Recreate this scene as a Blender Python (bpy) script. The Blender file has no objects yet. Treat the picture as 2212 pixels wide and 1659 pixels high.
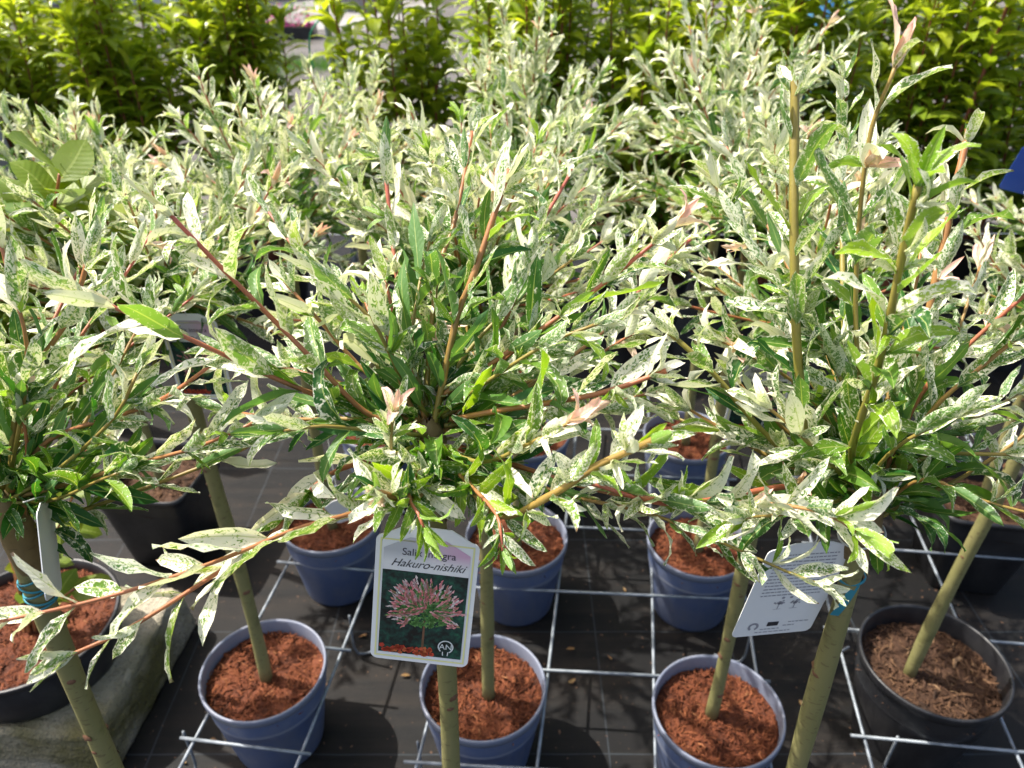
import bpy, bmesh, math, random
import numpy as np
from mathutils import Vector, Matrix, Quaternion
R = math.radians
sc = bpy.context.scene
col = sc.collection

# ------------------------------------------------------------------ camera, sky, sun, exposure
cam_d = bpy.data.cameras.new('camera'); cam = bpy.data.objects.new('camera', cam_d); col.objects.link(cam)
CAM_H, CAM_P = 1.42, 32.0
cam.location = (0, 0, CAM_H); cam.rotation_euler = (R(90 - CAM_P), 0, 0)
cam_d.sensor_width = 36; cam_d.lens = 18 * 1670 / 1106
cam_d.clip_start = 0.02; cam_d.clip_end = 400
cam_d.dof.use_dof = True; cam_d.dof.focus_distance = 0.60; cam_d.dof.aperture_fstop = 9.5
sc.camera = cam
SUN_EL, SUN_AZ = 57, -70          # azimuth clockwise from +Y
world = bpy.data.worlds.new('World'); sc.world = world; world.use_nodes = True
wn = world.node_tree
sky = wn.nodes.new('ShaderNodeTexSky'); sky.sky_type = 'NISHITA'; sky.sun_disc = False
sky.sun_elevation = R(SUN_EL); sky.sun_rotation = R(SUN_AZ); sky.air_density = 1.0; sky.dust_density = 5.0; sky.ozone_density = .6
wn.links.new(sky.outputs[0], wn.nodes['Background'].inputs[0])
wn.nodes['Background'].inputs[1].default_value = 0.15
sun_d = bpy.data.lights.new('sun', 'SUN'); sun = bpy.data.objects.new('sun', sun_d); col.objects.link(sun)
S = Vector((math.sin(R(SUN_AZ)) * math.cos(R(SUN_EL)), math.cos(R(SUN_AZ)) * math.cos(R(SUN_EL)), math.sin(R(SUN_EL))))
sun.rotation_euler = S.to_track_quat('Z', 'Y').to_euler(); sun.location = (0, 0, 6)
sun_d.energy = 4.2; sun_d.angle = R(0.6); sun_d.color = (1.0, 0.955, 0.875)
sc.view_settings.view_transform = 'Standard'; sc.view_settings.look = 'None'
sc.view_settings.gamma = 1.0; sc.view_settings.exposure = 1.0; sc.view_settings.use_curve_mapping = False
sc.render.engine = 'CYCLES'
sc.cycles.use_denoising = True
sc.cycles.max_bounces = 6; sc.cycles.transmission_bounces = 4; sc.cycles.diffuse_bounces = 3; sc.cycles.transparent_max_bounces = 4
sc.cycles.caustics_reflective = False; sc.cycles.caustics_refractive = False

# ------------------------------------------------------------------ node helpers
class NT:
    def __init__(s, name):
        s.m = bpy.data.materials.new(name); s.m.use_nodes = True; s.t = s.m.node_tree
        s.out = s.t.nodes['Material Output']; s.p = s.t.nodes['Principled BSDF']
    def n(s, typ, **kw):
        nd = s.t.nodes.new('ShaderNode' + typ)
        for k, v in kw.items():
            if k[0] == 'i' and k[1:].isdigit(): s.set(nd.inputs[int(k[1:])], v)
            elif k.startswith('in_'): s.set(nd.inputs[k[3:].replace('_', ' ')], v)
            else: setattr(nd, k, v)
        return nd
    def set(s, sock, v):
        if isinstance(v, bpy.types.NodeSocket): s.t.links.new(v, sock)
        elif isinstance(v, bpy.types.Node): s.t.links.new(v.outputs[0], sock)
        else: sock.default_value = v
    def math(s, op, a, b=0.0, c=0.0, clamp=False):
        nd = s.n('Math', operation=op, use_clamp=clamp); s.set(nd.inputs[0], a); s.set(nd.inputs[1], b)
        if op in ('MULTIPLY_ADD', 'SMOOTH_MIN'): s.set(nd.inputs[2], c)
        return nd.outputs[0]
    def mix(s, f, a, b, mode='MIX'):
        nd = s.n('Mix', data_type='RGBA', blend_type=mode); s.set(nd.inputs[0], f); s.set(nd.inputs[6], a); s.set(nd.inputs[7], b)
        return nd.outputs[2]
    def attr(s, name): return s.n('Attribute', attribute_name=name)
    def sep(s, v): nd = s.n('SeparateXYZ'); s.set(nd.inputs[0], v); return nd.outputs
    def noise(s, vec, scale, detail=2, rough=.5):
        nd = s.n('TexNoise'); s.set(nd.inputs['Scale'], scale); s.set(nd.inputs['Detail'], detail); s.set(nd.inputs['Roughness'], rough)
        if vec is not None: s.set(nd.inputs['Vector'], vec)
        return nd.outputs[0]
    def ramp(s, f, stops):
        nd = s.n('ValToRGB'); s.set(nd.inputs[0], f); e = nd.color_ramp.elements
        while len(e) < len(stops): e.new(.5)
        for el, (p, c) in zip(e, stops): el.position = p; el.color = c if len(c) == 4 else (*c, 1)
        return nd.outputs[0]
    def obj(s): return s.n('TexCoord').outputs['Object']
    def gen(s): return s.n('TexCoord').outputs['Generated']
    def bump(s, h, strength=.3, dist=.01):
        nd = s.n('Bump'); s.set(nd.inputs['Height'], h); nd.inputs['Strength'].default_value = strength; nd.inputs['Distance'].default_value = dist
        s.t.links.new(nd.outputs[0], s.p.inputs['Normal']); return nd.outputs[0]
    def base(s, c, rough=.5, spec=.5, metal=0.0):
        s.set(s.p.inputs['Base Color'], c if not isinstance(c, tuple) else (*c, 1)); s.set(s.p.inputs['Roughness'], rough)
        s.p.inputs['Specular IOR Level'].default_value = spec; s.p.inputs['Metallic'].default_value = metal
        return s

def c4(*c): return (*c, 1.0)

def leaf_material(name, dark, lime, white, pinkc, back, rough=.42, transl=.34, spec=.34, vein=.62, tcol=1.3):
    k = NT(name)
    lc = k.attr('lc').outputs['Vector']; lp = k.sep(k.attr('lp').outputs['Vector']); lu = k.sep(k.attr('lu').outputs['Vector'])
    au = k.math('ABSOLUTE', lu[0])
    mpv = k.n('Mapping'); k.set(mpv.inputs[0], lc); mpv.inputs['Scale'].default_value = (1.25, .85, 1)
    n1d = k.n('TexNoise'); k.set(n1d.inputs['Vector'], mpv); n1d.inputs['Scale'].default_value = 4.6; n1d.inputs['Detail'].default_value = 2.6; n1d.inputs['Roughness'].default_value = .6; n1d.inputs['Distortion'].default_value = .9; n1 = n1d.outputs[0]; n2 = k.noise(lc, 1.6, 1)
    N = k.math('ADD', k.math('MULTIPLY', n1, .74), k.math('MULTIPLY', n2, .26))
    lat = k.math('SINE', k.math('MULTIPLY_ADD', lu[1], 62, k.math('MULTIPLY', au, -9)))
    N = k.math('MULTIPLY_ADD', lat, .018, N)
    T = k.math('MULTIPLY_ADD', lp[0], -.36, .672)
    edge = k.math('MULTIPLY', k.math('POWER', au, 8), .16)
    T = k.math('SUBTRACT', T, k.math('MULTIPLY', edge, k.math('MULTIPLY_ADD', k.math('GREATER_THAN', lp[0], .01), .6, .4)))
    mask = k.math('MULTIPLY_ADD', k.math('SUBTRACT', N, T), 17, .5, clamp=True)
    g = k.mix(lp[1], c4(*dark), c4(*lime))
    hv = k.n('HueSaturation'); k.set(hv.inputs['Color'], g)
    k.set(hv.inputs['Value'], k.math('MULTIPLY_ADD', lu[2], .55, .72)); k.set(hv.inputs['Hue'], k.math('MULTIPLY_ADD', lu[2], -.03, .515))
    g = hv.outputs[0]
    g = k.mix(k.math('MULTIPLY', n2, .35), g, c4(*[min(1, x * 1.8) for x in dark]))
    n3 = k.noise(mpv, 2.9, 2, .5)
    sage = k.math('MULTIPLY', k.math('MULTIPLY_ADD', n3, 9, -4.6, clamp=True), k.math('MULTIPLY', lp[0], .75))
    g = k.mix(sage, g, c4(*[a_ * .45 + b_ * .30 for a_, b_ in zip(lime, white)]))
    w = k.mix(k.math('MULTIPLY', lp[2], k.math('MULTIPLY_ADD', lu[1], .6, .4)), c4(*white), c4(*pinkc))
    g = k.mix(k.math('MULTIPLY', lp[2], .75), g, c4(*pinkc))
    c = k.mix(mask, g, w)
    rib = k.math('LESS_THAN', k.math('ADD', au, k.math('MULTIPLY', lu[1], .035)), .085)
    c = k.mix(k.math('MULTIPLY', rib, vein), c, c4(.46, .52, .17))
    scorch = k.math('MULTIPLY', k.math('GREATER_THAN', k.math('ADD', lu[1], k.math('MULTIPLY', n2, .12)), 1.03), k.math('MULTIPLY', k.math('GREATER_THAN', lu[2], .55), k.math('GREATER_THAN', lp[0], .4)))
    c = k.mix(k.math('MULTIPLY', scorch, .8), c, c4(.20, .085, .04))
    bf = k.n('NewGeometry').outputs['Backfacing']
    c = k.mix(k.math('MULTIPLY', bf, .28), c, c4(*back))
    k.base(c, rough, spec)
    h = k.math('ADD', k.math('MULTIPLY', lat, .25), k.math('MULTIPLY', n1, .8))
    k.bump(h, .22, .0012)
    tr = k.n('BsdfTranslucent'); k.set(tr.inputs[0], k.mix(1.0, c, k.mix(mask, c4(tcol * 1.4, tcol * 1.4, tcol * .42), c4(1.06, 1.05, .72)), 'MULTIPLY'))
    ms = k.n('MixShader'); ms.inputs[0].default_value = transl
    k.t.links.new(k.p.outputs[0], ms.inputs[1]); k.t.links.new(tr.outputs[0], ms.inputs[2])
    k.t.links.new(ms.outputs[0], k.out.inputs[0])
    return k.m

M = {}
M['willow'] = leaf_material('willow_leaf', (.028, .105, .018), (.25, .40, .016), (.86, .85, .68), (.92, .44, .40), (.20, .33, .17))
M['laurel'] = leaf_material('laurel_leaf', (.07, .165, .016), (.35, .39, .018), (.5, .5, .1), (.4, .12, .03), (.20, .28, .07), rough=.3, spec=.55, transl=.44, vein=.35)
M['oval'] = leaf_material('oval_leaf', (.10, .17, .02), (.30, .31, .02), (.42, .36, .03), (.5, .3, .05), (.22, .30, .09), rough=.42, transl=.34, vein=.3)
M['dry'] = leaf_material('dry_leaf', (.16, .075, .03), (.26, .13, .05), (.3, .2, .1), (.3, .15, .1), (.22, .13, .07), transl=.1)
M['bedding'] = leaf_material('bedding_leaf', (.05, .14, .03), (.1, .2, .03), (.6, .04, .3), (.75, .06, .42), (.12, .2, .06))

def stem_material():
    k = NT('stem_bark'); a = k.sep(k.attr('st').outputs['Vector']); o = k.obj()
    n = k.noise(o, 160, 3)
    c = k.mix(a[0], c4(.19, .205, .03), c4(.42, .078, .062))
    c = k.mix(k.math('MULTIPLY', n, .35), c, c4(.33, .20, .07))
    c = k.mix(a[1], c, c4(.50, .34, .18))
    k.base(c, .42, .4); k.bump(n, .15, .002); return k.m
M['stem'] = stem_material()

def bark_material(name, c1, c2, c3):
    k = NT(name); o = k.obj()
    mp = k.n('Mapping', vector_type='POINT'); k.set(mp.inputs[0], o); mp.inputs['Scale'].default_value = (60, 60, 28)
    n = k.noise(mp, 1.0, 4, .6); n2 = k.noise(o, 9, 2)
    mp2 = k.n('Mapping'); k.set(mp2.inputs[0], o); mp2.inputs['Scale'].default_value = (90, 90, 300)
    lent = k.math('GREATER_THAN', k.noise(mp2, 1.0, 1), .66)
    c = k.mix(n2, c4(*c1), c4(*c2)); c = k.mix(k.math('MULTIPLY', n, .5), c, c4(*c3))
    n4 = k.noise(o, 26, 4, .65); c = k.mix(k.math('MULTIPLY_ADD', n4, 3.2, -1.75, clamp=True), c, c4(*[x * .42 for x in c1]))
    c = k.mix(k.math('MULTIPLY', lent, .5), c, c4(.10, .07, .035))
    k.base(c, .62, .3); k.bump(k.math('SUBTRACT', n, k.math('MULTIPLY', lent, .4)), .35, .003); return k.m
M['trunk'] = bark_material('willow_bark', (.15, .152, .045), (.215, .205, .08), (.26, .215, .11))
M['scar'] = bark_material('bud_scar', (.10, .045, .025), (.16, .08, .045), (.20, .11, .06))
M['graft'] = bark_material('graft_union', (.17, .125, .05), (.12, .07, .03), (.25, .20, .09))
M['redstem'] = bark_material('laurel_stem', (.22, .045, .03), (.17, .06, .03), (.25, .10, .05))

def plastic(name, c, rough=.42, dirt=.25, dirtc=(.20, .17, .14), spec=.45):
    k = NT(name); o = k.obj(); n = k.noise(o, 14, 4, .6); n2 = k.noise(o, 70, 3)
    mp = k.n('Mapping'); k.set(mp.inputs[0], o); mp.inputs['Scale'].default_value = (34, 34, 7)
    st = k.noise(mp, 1.0, 4, .6); n = k.math('ADD', k.math('MULTIPLY', n, .55), k.math('MULTIPLY', st, .45))
    f = k.math('MULTIPLY', k.math('MULTIPLY_ADD', n, 4.0, -1.65, clamp=True), dirt)
    k.base(k.mix(f, c4(*c), c4(*dirtc)), k.math('MULTIPLY_ADD', n2, .2, rough - .08), spec); k.bump(n2, .06, .002); return k.m
M['pot_blue'] = plastic('blue_pot_plastic', (.082, .112, .205), .42, .5, (.18, .18, .20))
M['rim_blue'] = plastic('blue_pot_rim', (.15, .168, .225), .42, .4, (.24, .23, .24))
M['pot_black'] = plastic('black_pot_plastic', (.012, .012, .014), .38, .22, (.09, .085, .08))
M['green_tie'] = plastic('green_tie', (.01, .25, .14), .5, .1)
M['teal'] = plastic('turquoise_tape', (.016, .19, .25), .5, .1)
M['white_card'] = plastic('white_card', (.74, .75, .74), .45, .05, (.5, .5, .46))
M['blue_card'] = plastic('blue_card', (.015, .06, .33), .35, .05)
M['blue_barrel'] = plastic('blue_plastic', (.10, .36, .68), .4, .1)
M['white_wall'] = plastic('white_wall', (.62, .64, .66), .6, .2)
M['tie_wire'] = plastic('white_tie', (.55, .55, .52), .4, .1)
M['yellow_line'] = plastic('yellow_print', (.72, .71, .32), .45, 0)
M['ink'] = plastic('black_ink', (.03, .03, .035), .5, 0)
M['grey_ink'] = plastic('grey_ink', (.28, .28, .31), .5, 0)
M['pale_ink'] = plastic('pale_ink', (.60, .64, .62), .5, 0)
M['pink_ink'] = None

def galv():
    k = NT('galvanised_wire'); o = k.obj(); n = k.noise(o, 45, 3)
    k.base(k.ramp(n, [(.3, (.14, .16, .18)), (.7, (.30, .33, .36))]), k.math('MULTIPLY_ADD', n, .25, .4), .5, .3); k.bump(n, .1, .001); return k.m
M['galv'] = galv()

def soil_mat(name, cs, scale):
    k = NT(name); o = k.obj(); rn = k.sep(k.attr('lu').outputs['Vector'])[2]
    mp = k.n('Mapping'); k.set(mp.inputs[0], o); mp.inputs['Scale'].default_value = (1, 1, .4)
    n = k.noise(mp, scale, 4, .65)
    pt = k.noise(o, 16, 3); f = k.math('ADD', k.math('MULTIPLY', rn, .55), k.math('MULTIPLY_ADD', pt, .7, k.math('MULTIPLY_ADD', n, .42, -.33)), clamp=True)
    k.base(k.ramp(f, [(i / (len(cs) - 1), c) for i, c in enumerate(cs)]), .75, .25); k.bump(n, .6, .006); return k.m
M['bark_red'] = soil_mat('red_bark_mulch', [(.014, .005, .0025), (.065, .018, .007), (.14, .038, .014), (.21, .066, .024), (.36, .17, .075)], 130)
M['bark_brown'] = soil_mat('brown_potting_soil', [(.010, .006, .004), (.035, .017, .009), (.07, .034, .018), (.13, .068, .034), (.34, .22, .12)], 120)

def fabric():
    k = NT('weed_fabric'); o = k.obj()
    xyz = k.sep(o)
    wx = k.math('SINE', k.math('MULTIPLY', xyz[0], 2400)); wy = k.math('SINE', k.math('MULTIPLY', xyz[1], 2400))
    weave = k.math('MULTIPLY', wx, wy)
    big = k.noise(o, 2.6, 5, .62); med = k.noise(o, 11, 4, .6); fine = k.noise(o, 90, 3)
    mp = k.n('Mapping'); k.set(mp.inputs[0], o); mp.inputs['Scale'].default_value = (2.2, 26, 1); mp.inputs['Rotation'].default_value = (0, 0, R(-5))
    streak = k.noise(mp, 1.0, 4, .6)
    dust = k.math('MULTIPLY_ADD', k.math('ADD', k.math('MULTIPLY', big, .55), k.math('MULTIPLY', streak, .45)), 4.6, -2.15, clamp=True)
    dust = k.math('MULTIPLY', dust, k.math('MULTIPLY_ADD', med, .9, .15))
    c = k.mix(dust, c4(.006, .0058, .006), c4(.040, .031, .024))
    ln = k.math('LESS_THAN', k.math('FRACT', k.math('MULTIPLY', xyz[1], 3.333)), .010)
    ln2 = k.math('LESS_THAN', k.math('FRACT', k.math('MULTIPLY_ADD', xyz[0], 3.333, .37)), .010)
    ln = k.math('MULTIPLY', k.math('MAXIMUM', ln, ln2), k.math('MULTIPLY', med, .7))
    c = k.mix(ln, c, c4(.06, .075, .09))
    c = k.mix(k.math('MULTIPLY', k.math('GREATER_THAN', fine, .70), .5), c, c4(.22, .12, .07))
    k.base(c, k.math('MULTIPLY_ADD', dust, .2, .58), .2)
    k.bump(k.math('ADD', k.math('MULTIPLY', weave, .06), k.math('ADD', k.math('MULTIPLY', streak, .8), k.math('MULTIPLY', fine, .15))), .4, .006)
    return k.m
M['fabric'] = fabric()

def stone(name, c1, c2, c3, scale=20, bump=.5):
    k = NT(name); o = k.obj(); n = k.noise(o, scale, 6, .7); n2 = k.noise(o, scale * .22, 3); n3 = k.noise(o, scale * 6, 2)
    c = k.mix(n, c4(*c1), c4(*c2)); c = k.mix(k.math('MULTIPLY_ADD', n2, 4, -1.7, clamp=True), c, c4(*c3))
    c = k.mix(k.math('MULTIPLY', k.math('GREATER_THAN', n3, .62), .5), c, c4(*[x * .5 for x in c1]))
    k.base(c, .85, .25); k.bump(k.math('ADD', n, k.math('MULTIPLY', n3, .5)), bump, .012); return k.m
M['concrete'] = stone('mossy_concrete', (.24, .21, .15), (.50, .45, .36), (.13, .115, .045), 26, 1.0)
M['gravel'] = stone('gravel_yard', (.075, .068, .064), (.16, .15, .14), (.06, .055, .045), 6, .4)
M['paving'] = stone('pale_paving', (.22, .21, .20), (.33, .32, .30), (.16, .15, .14), 5, .2)
M['grey_wood'] = bark_material('weathered_wood', (.24, .23, .22), (.32, .31, .30), (.12, .11, .10))
M['stonewall'] = stone('dark_stone', (.07, .06, .05), (.16, .14, .12), (.04, .045, .03), 8, .6)
M['scrap'] = stone('scrap_stone', (.62, .64, .60), (.75, .76, .72), (.5, .5, .45), 80, .2)

def header_mat():
    k = NT('label_header'); xyz = k.sep(k.obj()); o = k.obj()
    d = k.math('MULTIPLY_ADD', k.math('SUBTRACT', xyz[0], -.01), 26, k.math('MULTIPLY', k.math('SUBTRACT', xyz[1], .044), 10), clamp=True)
    c = k.mix(k.math('MULTIPLY', d, .8), c4(.45, .46, .48), c4(.62, .34, .50))
    v = k.math('MULTIPLY_ADD', xyz[1], -90, 4.0, clamp=True)
    k.base(k.mix(v, c, c4(.70, .70, .69)), .4, .4); return k.m
M['header'] = header_mat()
def picture_mat():
    k = NT('label_picture'); o = k.obj(); n = k.noise(o, 260, 4, .6); n2 = k.noise(o, 45, 2); xyz = k.sep(o)
    f = k.math('ADD', k.math('MULTIPLY', n, .55), k.math('MULTIPLY', n2, .45))
    c = k.ramp(f, [(.40, (.004, .006, .006)), (.52, (.008, .035, .028)), (.62, (.012, .085, .05)), (.75, (.05, .16, .07))])
    k.base(c, .38, .4); return k.m
M['picture'] = picture_mat()
def fleck_mat(name, cs):
    k = NT(name); rn = k.sep(k.attr('lu').outputs['Vector'])[2]
    k.base(k.ramp(rn, [(i / (len(cs) - 1), c) for i, c in enumerate(cs)]), .4, .4); return k.m
M['pink_print'] = fleck_mat('pink_print', [(.10, .25, .07), (.22, .30, .12), (.70, .20, .20), (.80, .28, .30), (.78, .40, .40), (.74, .66, .62)])
M['green_print'] = fleck_mat('green_print', [(.03, .12, .03), (.08, .22, .05), (.16, .30, .09)])
M['red_print'] = fleck_mat('red_print', [(.30, .03, .02), (.50, .06, .03), (.45, .12, .04)])

# ------------------------------------------------------------------ object helpers
def tag(o, label=None, cat=None, group=None, kind=None):
    if label: o['label'] = label
    if cat: o['category'] = cat
    if group: o['group'] = group
    if kind: o['kind'] = kind
    return o
def empty(name, loc, rz=0.0, label=None, cat=None, group=None):
    o = bpy.data.objects.new(name, None); col.objects.link(o); o.location = loc; o.rotation_euler = (0, 0, rz)
    o.empty_display_size = .05
    return tag(o, label, cat, group)
def link(name, me, parent=None, mat=None, M4=None):
    o = bpy.data.objects.new(name, me); col.objects.link(o)
    if parent: o.parent = parent
    if mat and not me.materials: me.materials.append(mat)
    if M4 is not None: o.matrix_basis = M4
    return o
def mesh(name, vs, fs, smooth=True, mat=None, fmat=None):
    me = bpy.data.meshes.new(name); me.from_pydata([tuple(v) for v in vs], [], fs)
    if smooth: me.polygons.foreach_set('use_smooth', [True] * len(me.polygons))
    if mat:
        for m in (mat if isinstance(mat, (list, tuple)) else [mat]): me.materials.append(m)
    if fmat: me.polygons.foreach_set('material_index', fmat)
    me.update(); return me
def vattr(me, name, data):
    a = me.attributes.new(name, 'FLOAT_VECTOR', 'POINT'); a.data.foreach_set('vector', np.asarray(data, dtype=np.float32).ravel())

def catmull(pts, step):
    P = [Vector(p) for p in pts]
    if len(P) == 2: P = [P[0], (P[0] + P[1]) / 2, P[1]]
    Q = [P[0] * 2 - P[1]] + P + [P[-1] * 2 - P[-2]]; out = []
    for i in range(1, len(Q) - 2):
        a, b, c, d = Q[i - 1], Q[i], Q[i + 1], Q[i + 2]; n = max(1, int((c - b).length / step))
        for j in range(n):
            t = j / n
            out.append(.5 * ((2 * b) + (c - a) * t + (2 * a - 5 * b + 4 * c - d) * t * t + (3 * b - a - 3 * c + d) * t ** 3))
    out.append(P[-1]); return out

def tube(pts, rad, n=6, cap=True):
    """rad: function of 0..1 -> verts, faces, ring parameter"""
    vs, fs, ps = [], [], []; N = len(pts); up = None
    for i, p in enumerate(pts):
        t = (pts[min(i + 1, N - 1)] - pts[max(i - 1, 0)]).normalized()
        if up is None: up = t.orthogonal().normalized()
        up = (up - t * up.dot(t)).normalized(); s = t.cross(up); r = rad(i / (N - 1))
        for k in range(n):
            a = 2 * math.pi * k / n; vs.append(p + (up * math.cos(a) + s * math.sin(a)) * r); ps.append(i / (N - 1))
        if i:
            b0, b1 = (i - 1) * n, i * n
            fs += [(b0 + k, b0 + (k + 1) % n, b1 + (k + 1) % n, b1 + k) for k in range(n)]
    if cap:
        fs.append(tuple((N - 1) * n + k for k in range(n))); fs.append(tuple(range(n - 1, -1, -1)))
    return vs, fs, ps
def stem_mesh(name, pts, r0, r1, red0, red1, n=6, cut=False):
    nd = max(2, len(pts) // 4)
    vs, fs, ps = tube(pts, lambda t: (r0 + (r1 - r0) * t) * (1 + .16 * max(0, math.cos(t * nd * 2 * math.pi)) ** 10), n, True)
    N = len(pts); extra = []
    if cut:   # pale cut end: own ring so that the colour stays on the cap
        b = len(vs); last = vs[(N - 1) * n:N * n]; vs += last; ps += [1.0] * n; fs[-2] = tuple(b + k for k in range(n))
        extra = [1.0 if i >= b else 0.0 for i in range(len(vs))]
    me = mesh(name, vs, fs, True, M['stem'])
    vattr(me, 'st', [(red0 + (red1 - red0) * p, extra[i] if extra else 0, 0) for i, p in enumerate(ps)])
    return me
def lathe(prof, n=48, closed=False):
    vs, fs = [], []
    for r, z in prof:
        vs += [(r * math.cos(2 * math.pi * k / n), r * math.sin(2 * math.pi * k / n), z) for k in range(n)]
    for i in range(len(prof) - 1):
        fs += [(i * n + k, i * n + (k + 1) % n, (i + 1) * n + (k + 1) % n, (i + 1) * n + k) for k in range(n)]
    return vs, fs
def box(x0, x1, y0, y1, z0, z1):
    v = [(x, y, z) for z in (z0, z1) for y in (y0, y1) for x in (x0, x1)]
    return v, [(0, 2, 3, 1), (4, 5, 7, 6), (0, 1, 5, 4), (2, 6, 7, 3), (0, 4, 6, 2), (1, 3, 7, 5)]
def join(parts):
    vs, fs = [], []
    for v, f in parts:
        b = len(vs); vs += list(v); fs += [tuple(i + b for i in q) for q in f]
    return vs, fs

# ------------------------------------------------------------------ leaves
def leaf_geo(L, W, curl, twist, fold, wave, rng, prof=(.85, .75), nx=4, ny=6):
    vs, fs, lu = [], [], []
    y, z, ph = 0.0, 0.0, rng.uniform(0, 6.28)
    step = L / ny; a0 = rng.uniform(-.05, .15)
    for j in range(ny + 1):
        v = j / ny
        ang = a0 - curl * v * v if curl >= 0 else a0 - curl * v * v
        if j: y += step * math.cos(ang); z += step * math.sin(ang)
        w = W * max(0.0, math.sin(math.pi * min(1, v ** prof[0]))) ** prof[1]
        w = max(w, W * .07 if j < ny else W * .04)
        tw = twist * v; side = .10 * W * math.sin(v * 5 + ph)
        for i in range(nx + 1):
            u = -1 + 2 * i / nx
            x = u * w; zz = abs(u) ** 1.3 * w * fold + wave * W * math.sin(v * 11 + ph + (2.1 if u > 0 else 0)) * abs(u) ** 2
            xr = x * math.cos(tw) - zz * math.sin(tw); zr = x * math.sin(tw) + zz * math.cos(tw)
            vs.append((xr + side, y - math.sin(ang) * zr, z + math.cos(ang) * zr)); lu.append((u, v))
    for j in range(ny):
        for i in range(nx):
            a = j * (nx + 1) + i; fs.append((a, a + 1, a + nx + 2, a + nx + 1))
    return vs, fs, lu
class LeafKind: pass
def leaf_kinds(prefix, mat, cats, shapes, L, W, rng, curl, fold, wave, twist, nx=4, ny=6, prof=(.85, .75)):
    """returns {cat: [LeafKind]}; every kind keeps a shared mesh and its arrays"""
    out = {}
    for cname, (varg, lime, pink) in cats.items():
        out[cname] = []
        for s in range(shapes):
            W_ = W * rng.uniform(.82, 1.2)
            vs, fs, lu = leaf_geo(L, W_, rng.uniform(*curl), rng.uniform(-twist, twist), rng.uniform(*fold), rng.uniform(*wave), rng, prof, nx, ny)
            me = mesh('%s_%s_%d' % (prefix, cname, s), vs, fs, True, mat); rnd = rng.random(); fs_ = rng.uniform(.55, 1.3)
            va = max(0.0, varg + rng.uniform(-.07, .07)) if varg > 0 else 0.0; li = min(1, max(0, lime + rng.uniform(-.22, .22)))
            k = LeafKind(); k.me = me; k.v = np.array(vs, np.float32); k.f = np.array(fs, np.int32)
            k.lu = np.array([(u, v, rnd) for u, v in lu], np.float32)
            k.lc = np.array([(u * W_ * 100 * fs_, v * L * 100 * fs_, rnd * 37 + s) for u, v in lu], np.float32)
            k.lp = np.array([(va, li, pink)] * len(vs), np.float32)
            vattr(me, 'lu', k.lu); vattr(me, 'lc', k.lc); vattr(me, 'lp', k.lp)
            out[cname].append(k)
    return out
krng = random.Random(11)
WK = leaf_kinds('willow_leaf', M['willow'],
    {'G0': (0.0, .06, 0), 'G1': (.16, .14, 0), 'G2': (.33, .22, 0), 'S1': (.45, .32, 0), 'S2': (.57, .35, 0), 'W1': (.72, .40, 0), 'W2': (.88, .4, .04),
     'LM': (.08, .80, 0), 'LS': (.45, .75, .05), 'PK': (.85, .6, .8)}, 9, .056, .0062, krng, (-.7, 1.7), (.10, .75), (.10, .42), 1.1, 4, 6, (.80, .54))
LK = leaf_kinds('laurel_leaf', M['laurel'],
    {'D': (0, .02, 0), 'M': (0, .38, 0), 'Y': (0, .78, 0), 'YY': (0, 1.0, .03)}, 8, .108, .0185, krng, (.6, 1.6), (.15, .55), (.03, .12), .4, 4, 5, (.9, .8))
OK_ = leaf_kinds('oval_leaf', M['oval'],
    {'D': (0, .1, 0), 'M': (0, .5, 0), 'Y': (.25, .9, 0)}, 6, .062, .021, krng, (0, .7), (.05, .3), (.02, .1), .3, 4, 6, (.88, .55))
DK = leaf_kinds('dry_leaf', M['dry'], {'D': (0, .4, 0)}, 4, .05, .012, krng, (-.8, .8), (.2, .6), (.1, .3), .8)
BK = leaf_kinds('bedding_leaf', M['bedding'], {'G': (0, .3, 0), 'F': (.95, .3, .8), 'P': (.95, .2, .1)}, 3, .05, .014, krng, (0, 1), (.1, .4), (.0, .1), .3, 2, 3)

def leaf_matrix(pos, d, n, s):
    d = d.normalized(); n = n - d * n.dot(d)
    if n.length < 1e-4: n = d.orthogonal()
    n.normalize(); x = d.cross(n)
    m = Matrix(((x.x, d.x, n.x, 0), (x.y, d.y, n.y, 0), (x.z, d.z, n.z, 0), (0, 0, 0, 1)))
    return Matrix.Translation(pos) @ m @ Matrix.Scale(s, 4)

CT, ST = math.cos(R(CAM_P)), math.sin(R(CAM_P))
def visible_size(p, s):
    x, y, z = p.x, p.y, p.z - CAM_H; d = y * CT - z * ST
    if d < .05: return 0
    u, v = x / d, (-(z * CT) - y * ST) / d
    if abs(u) > .70 or abs(v) > .54: return 1e-3 * s / d
    return s / d

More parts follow.
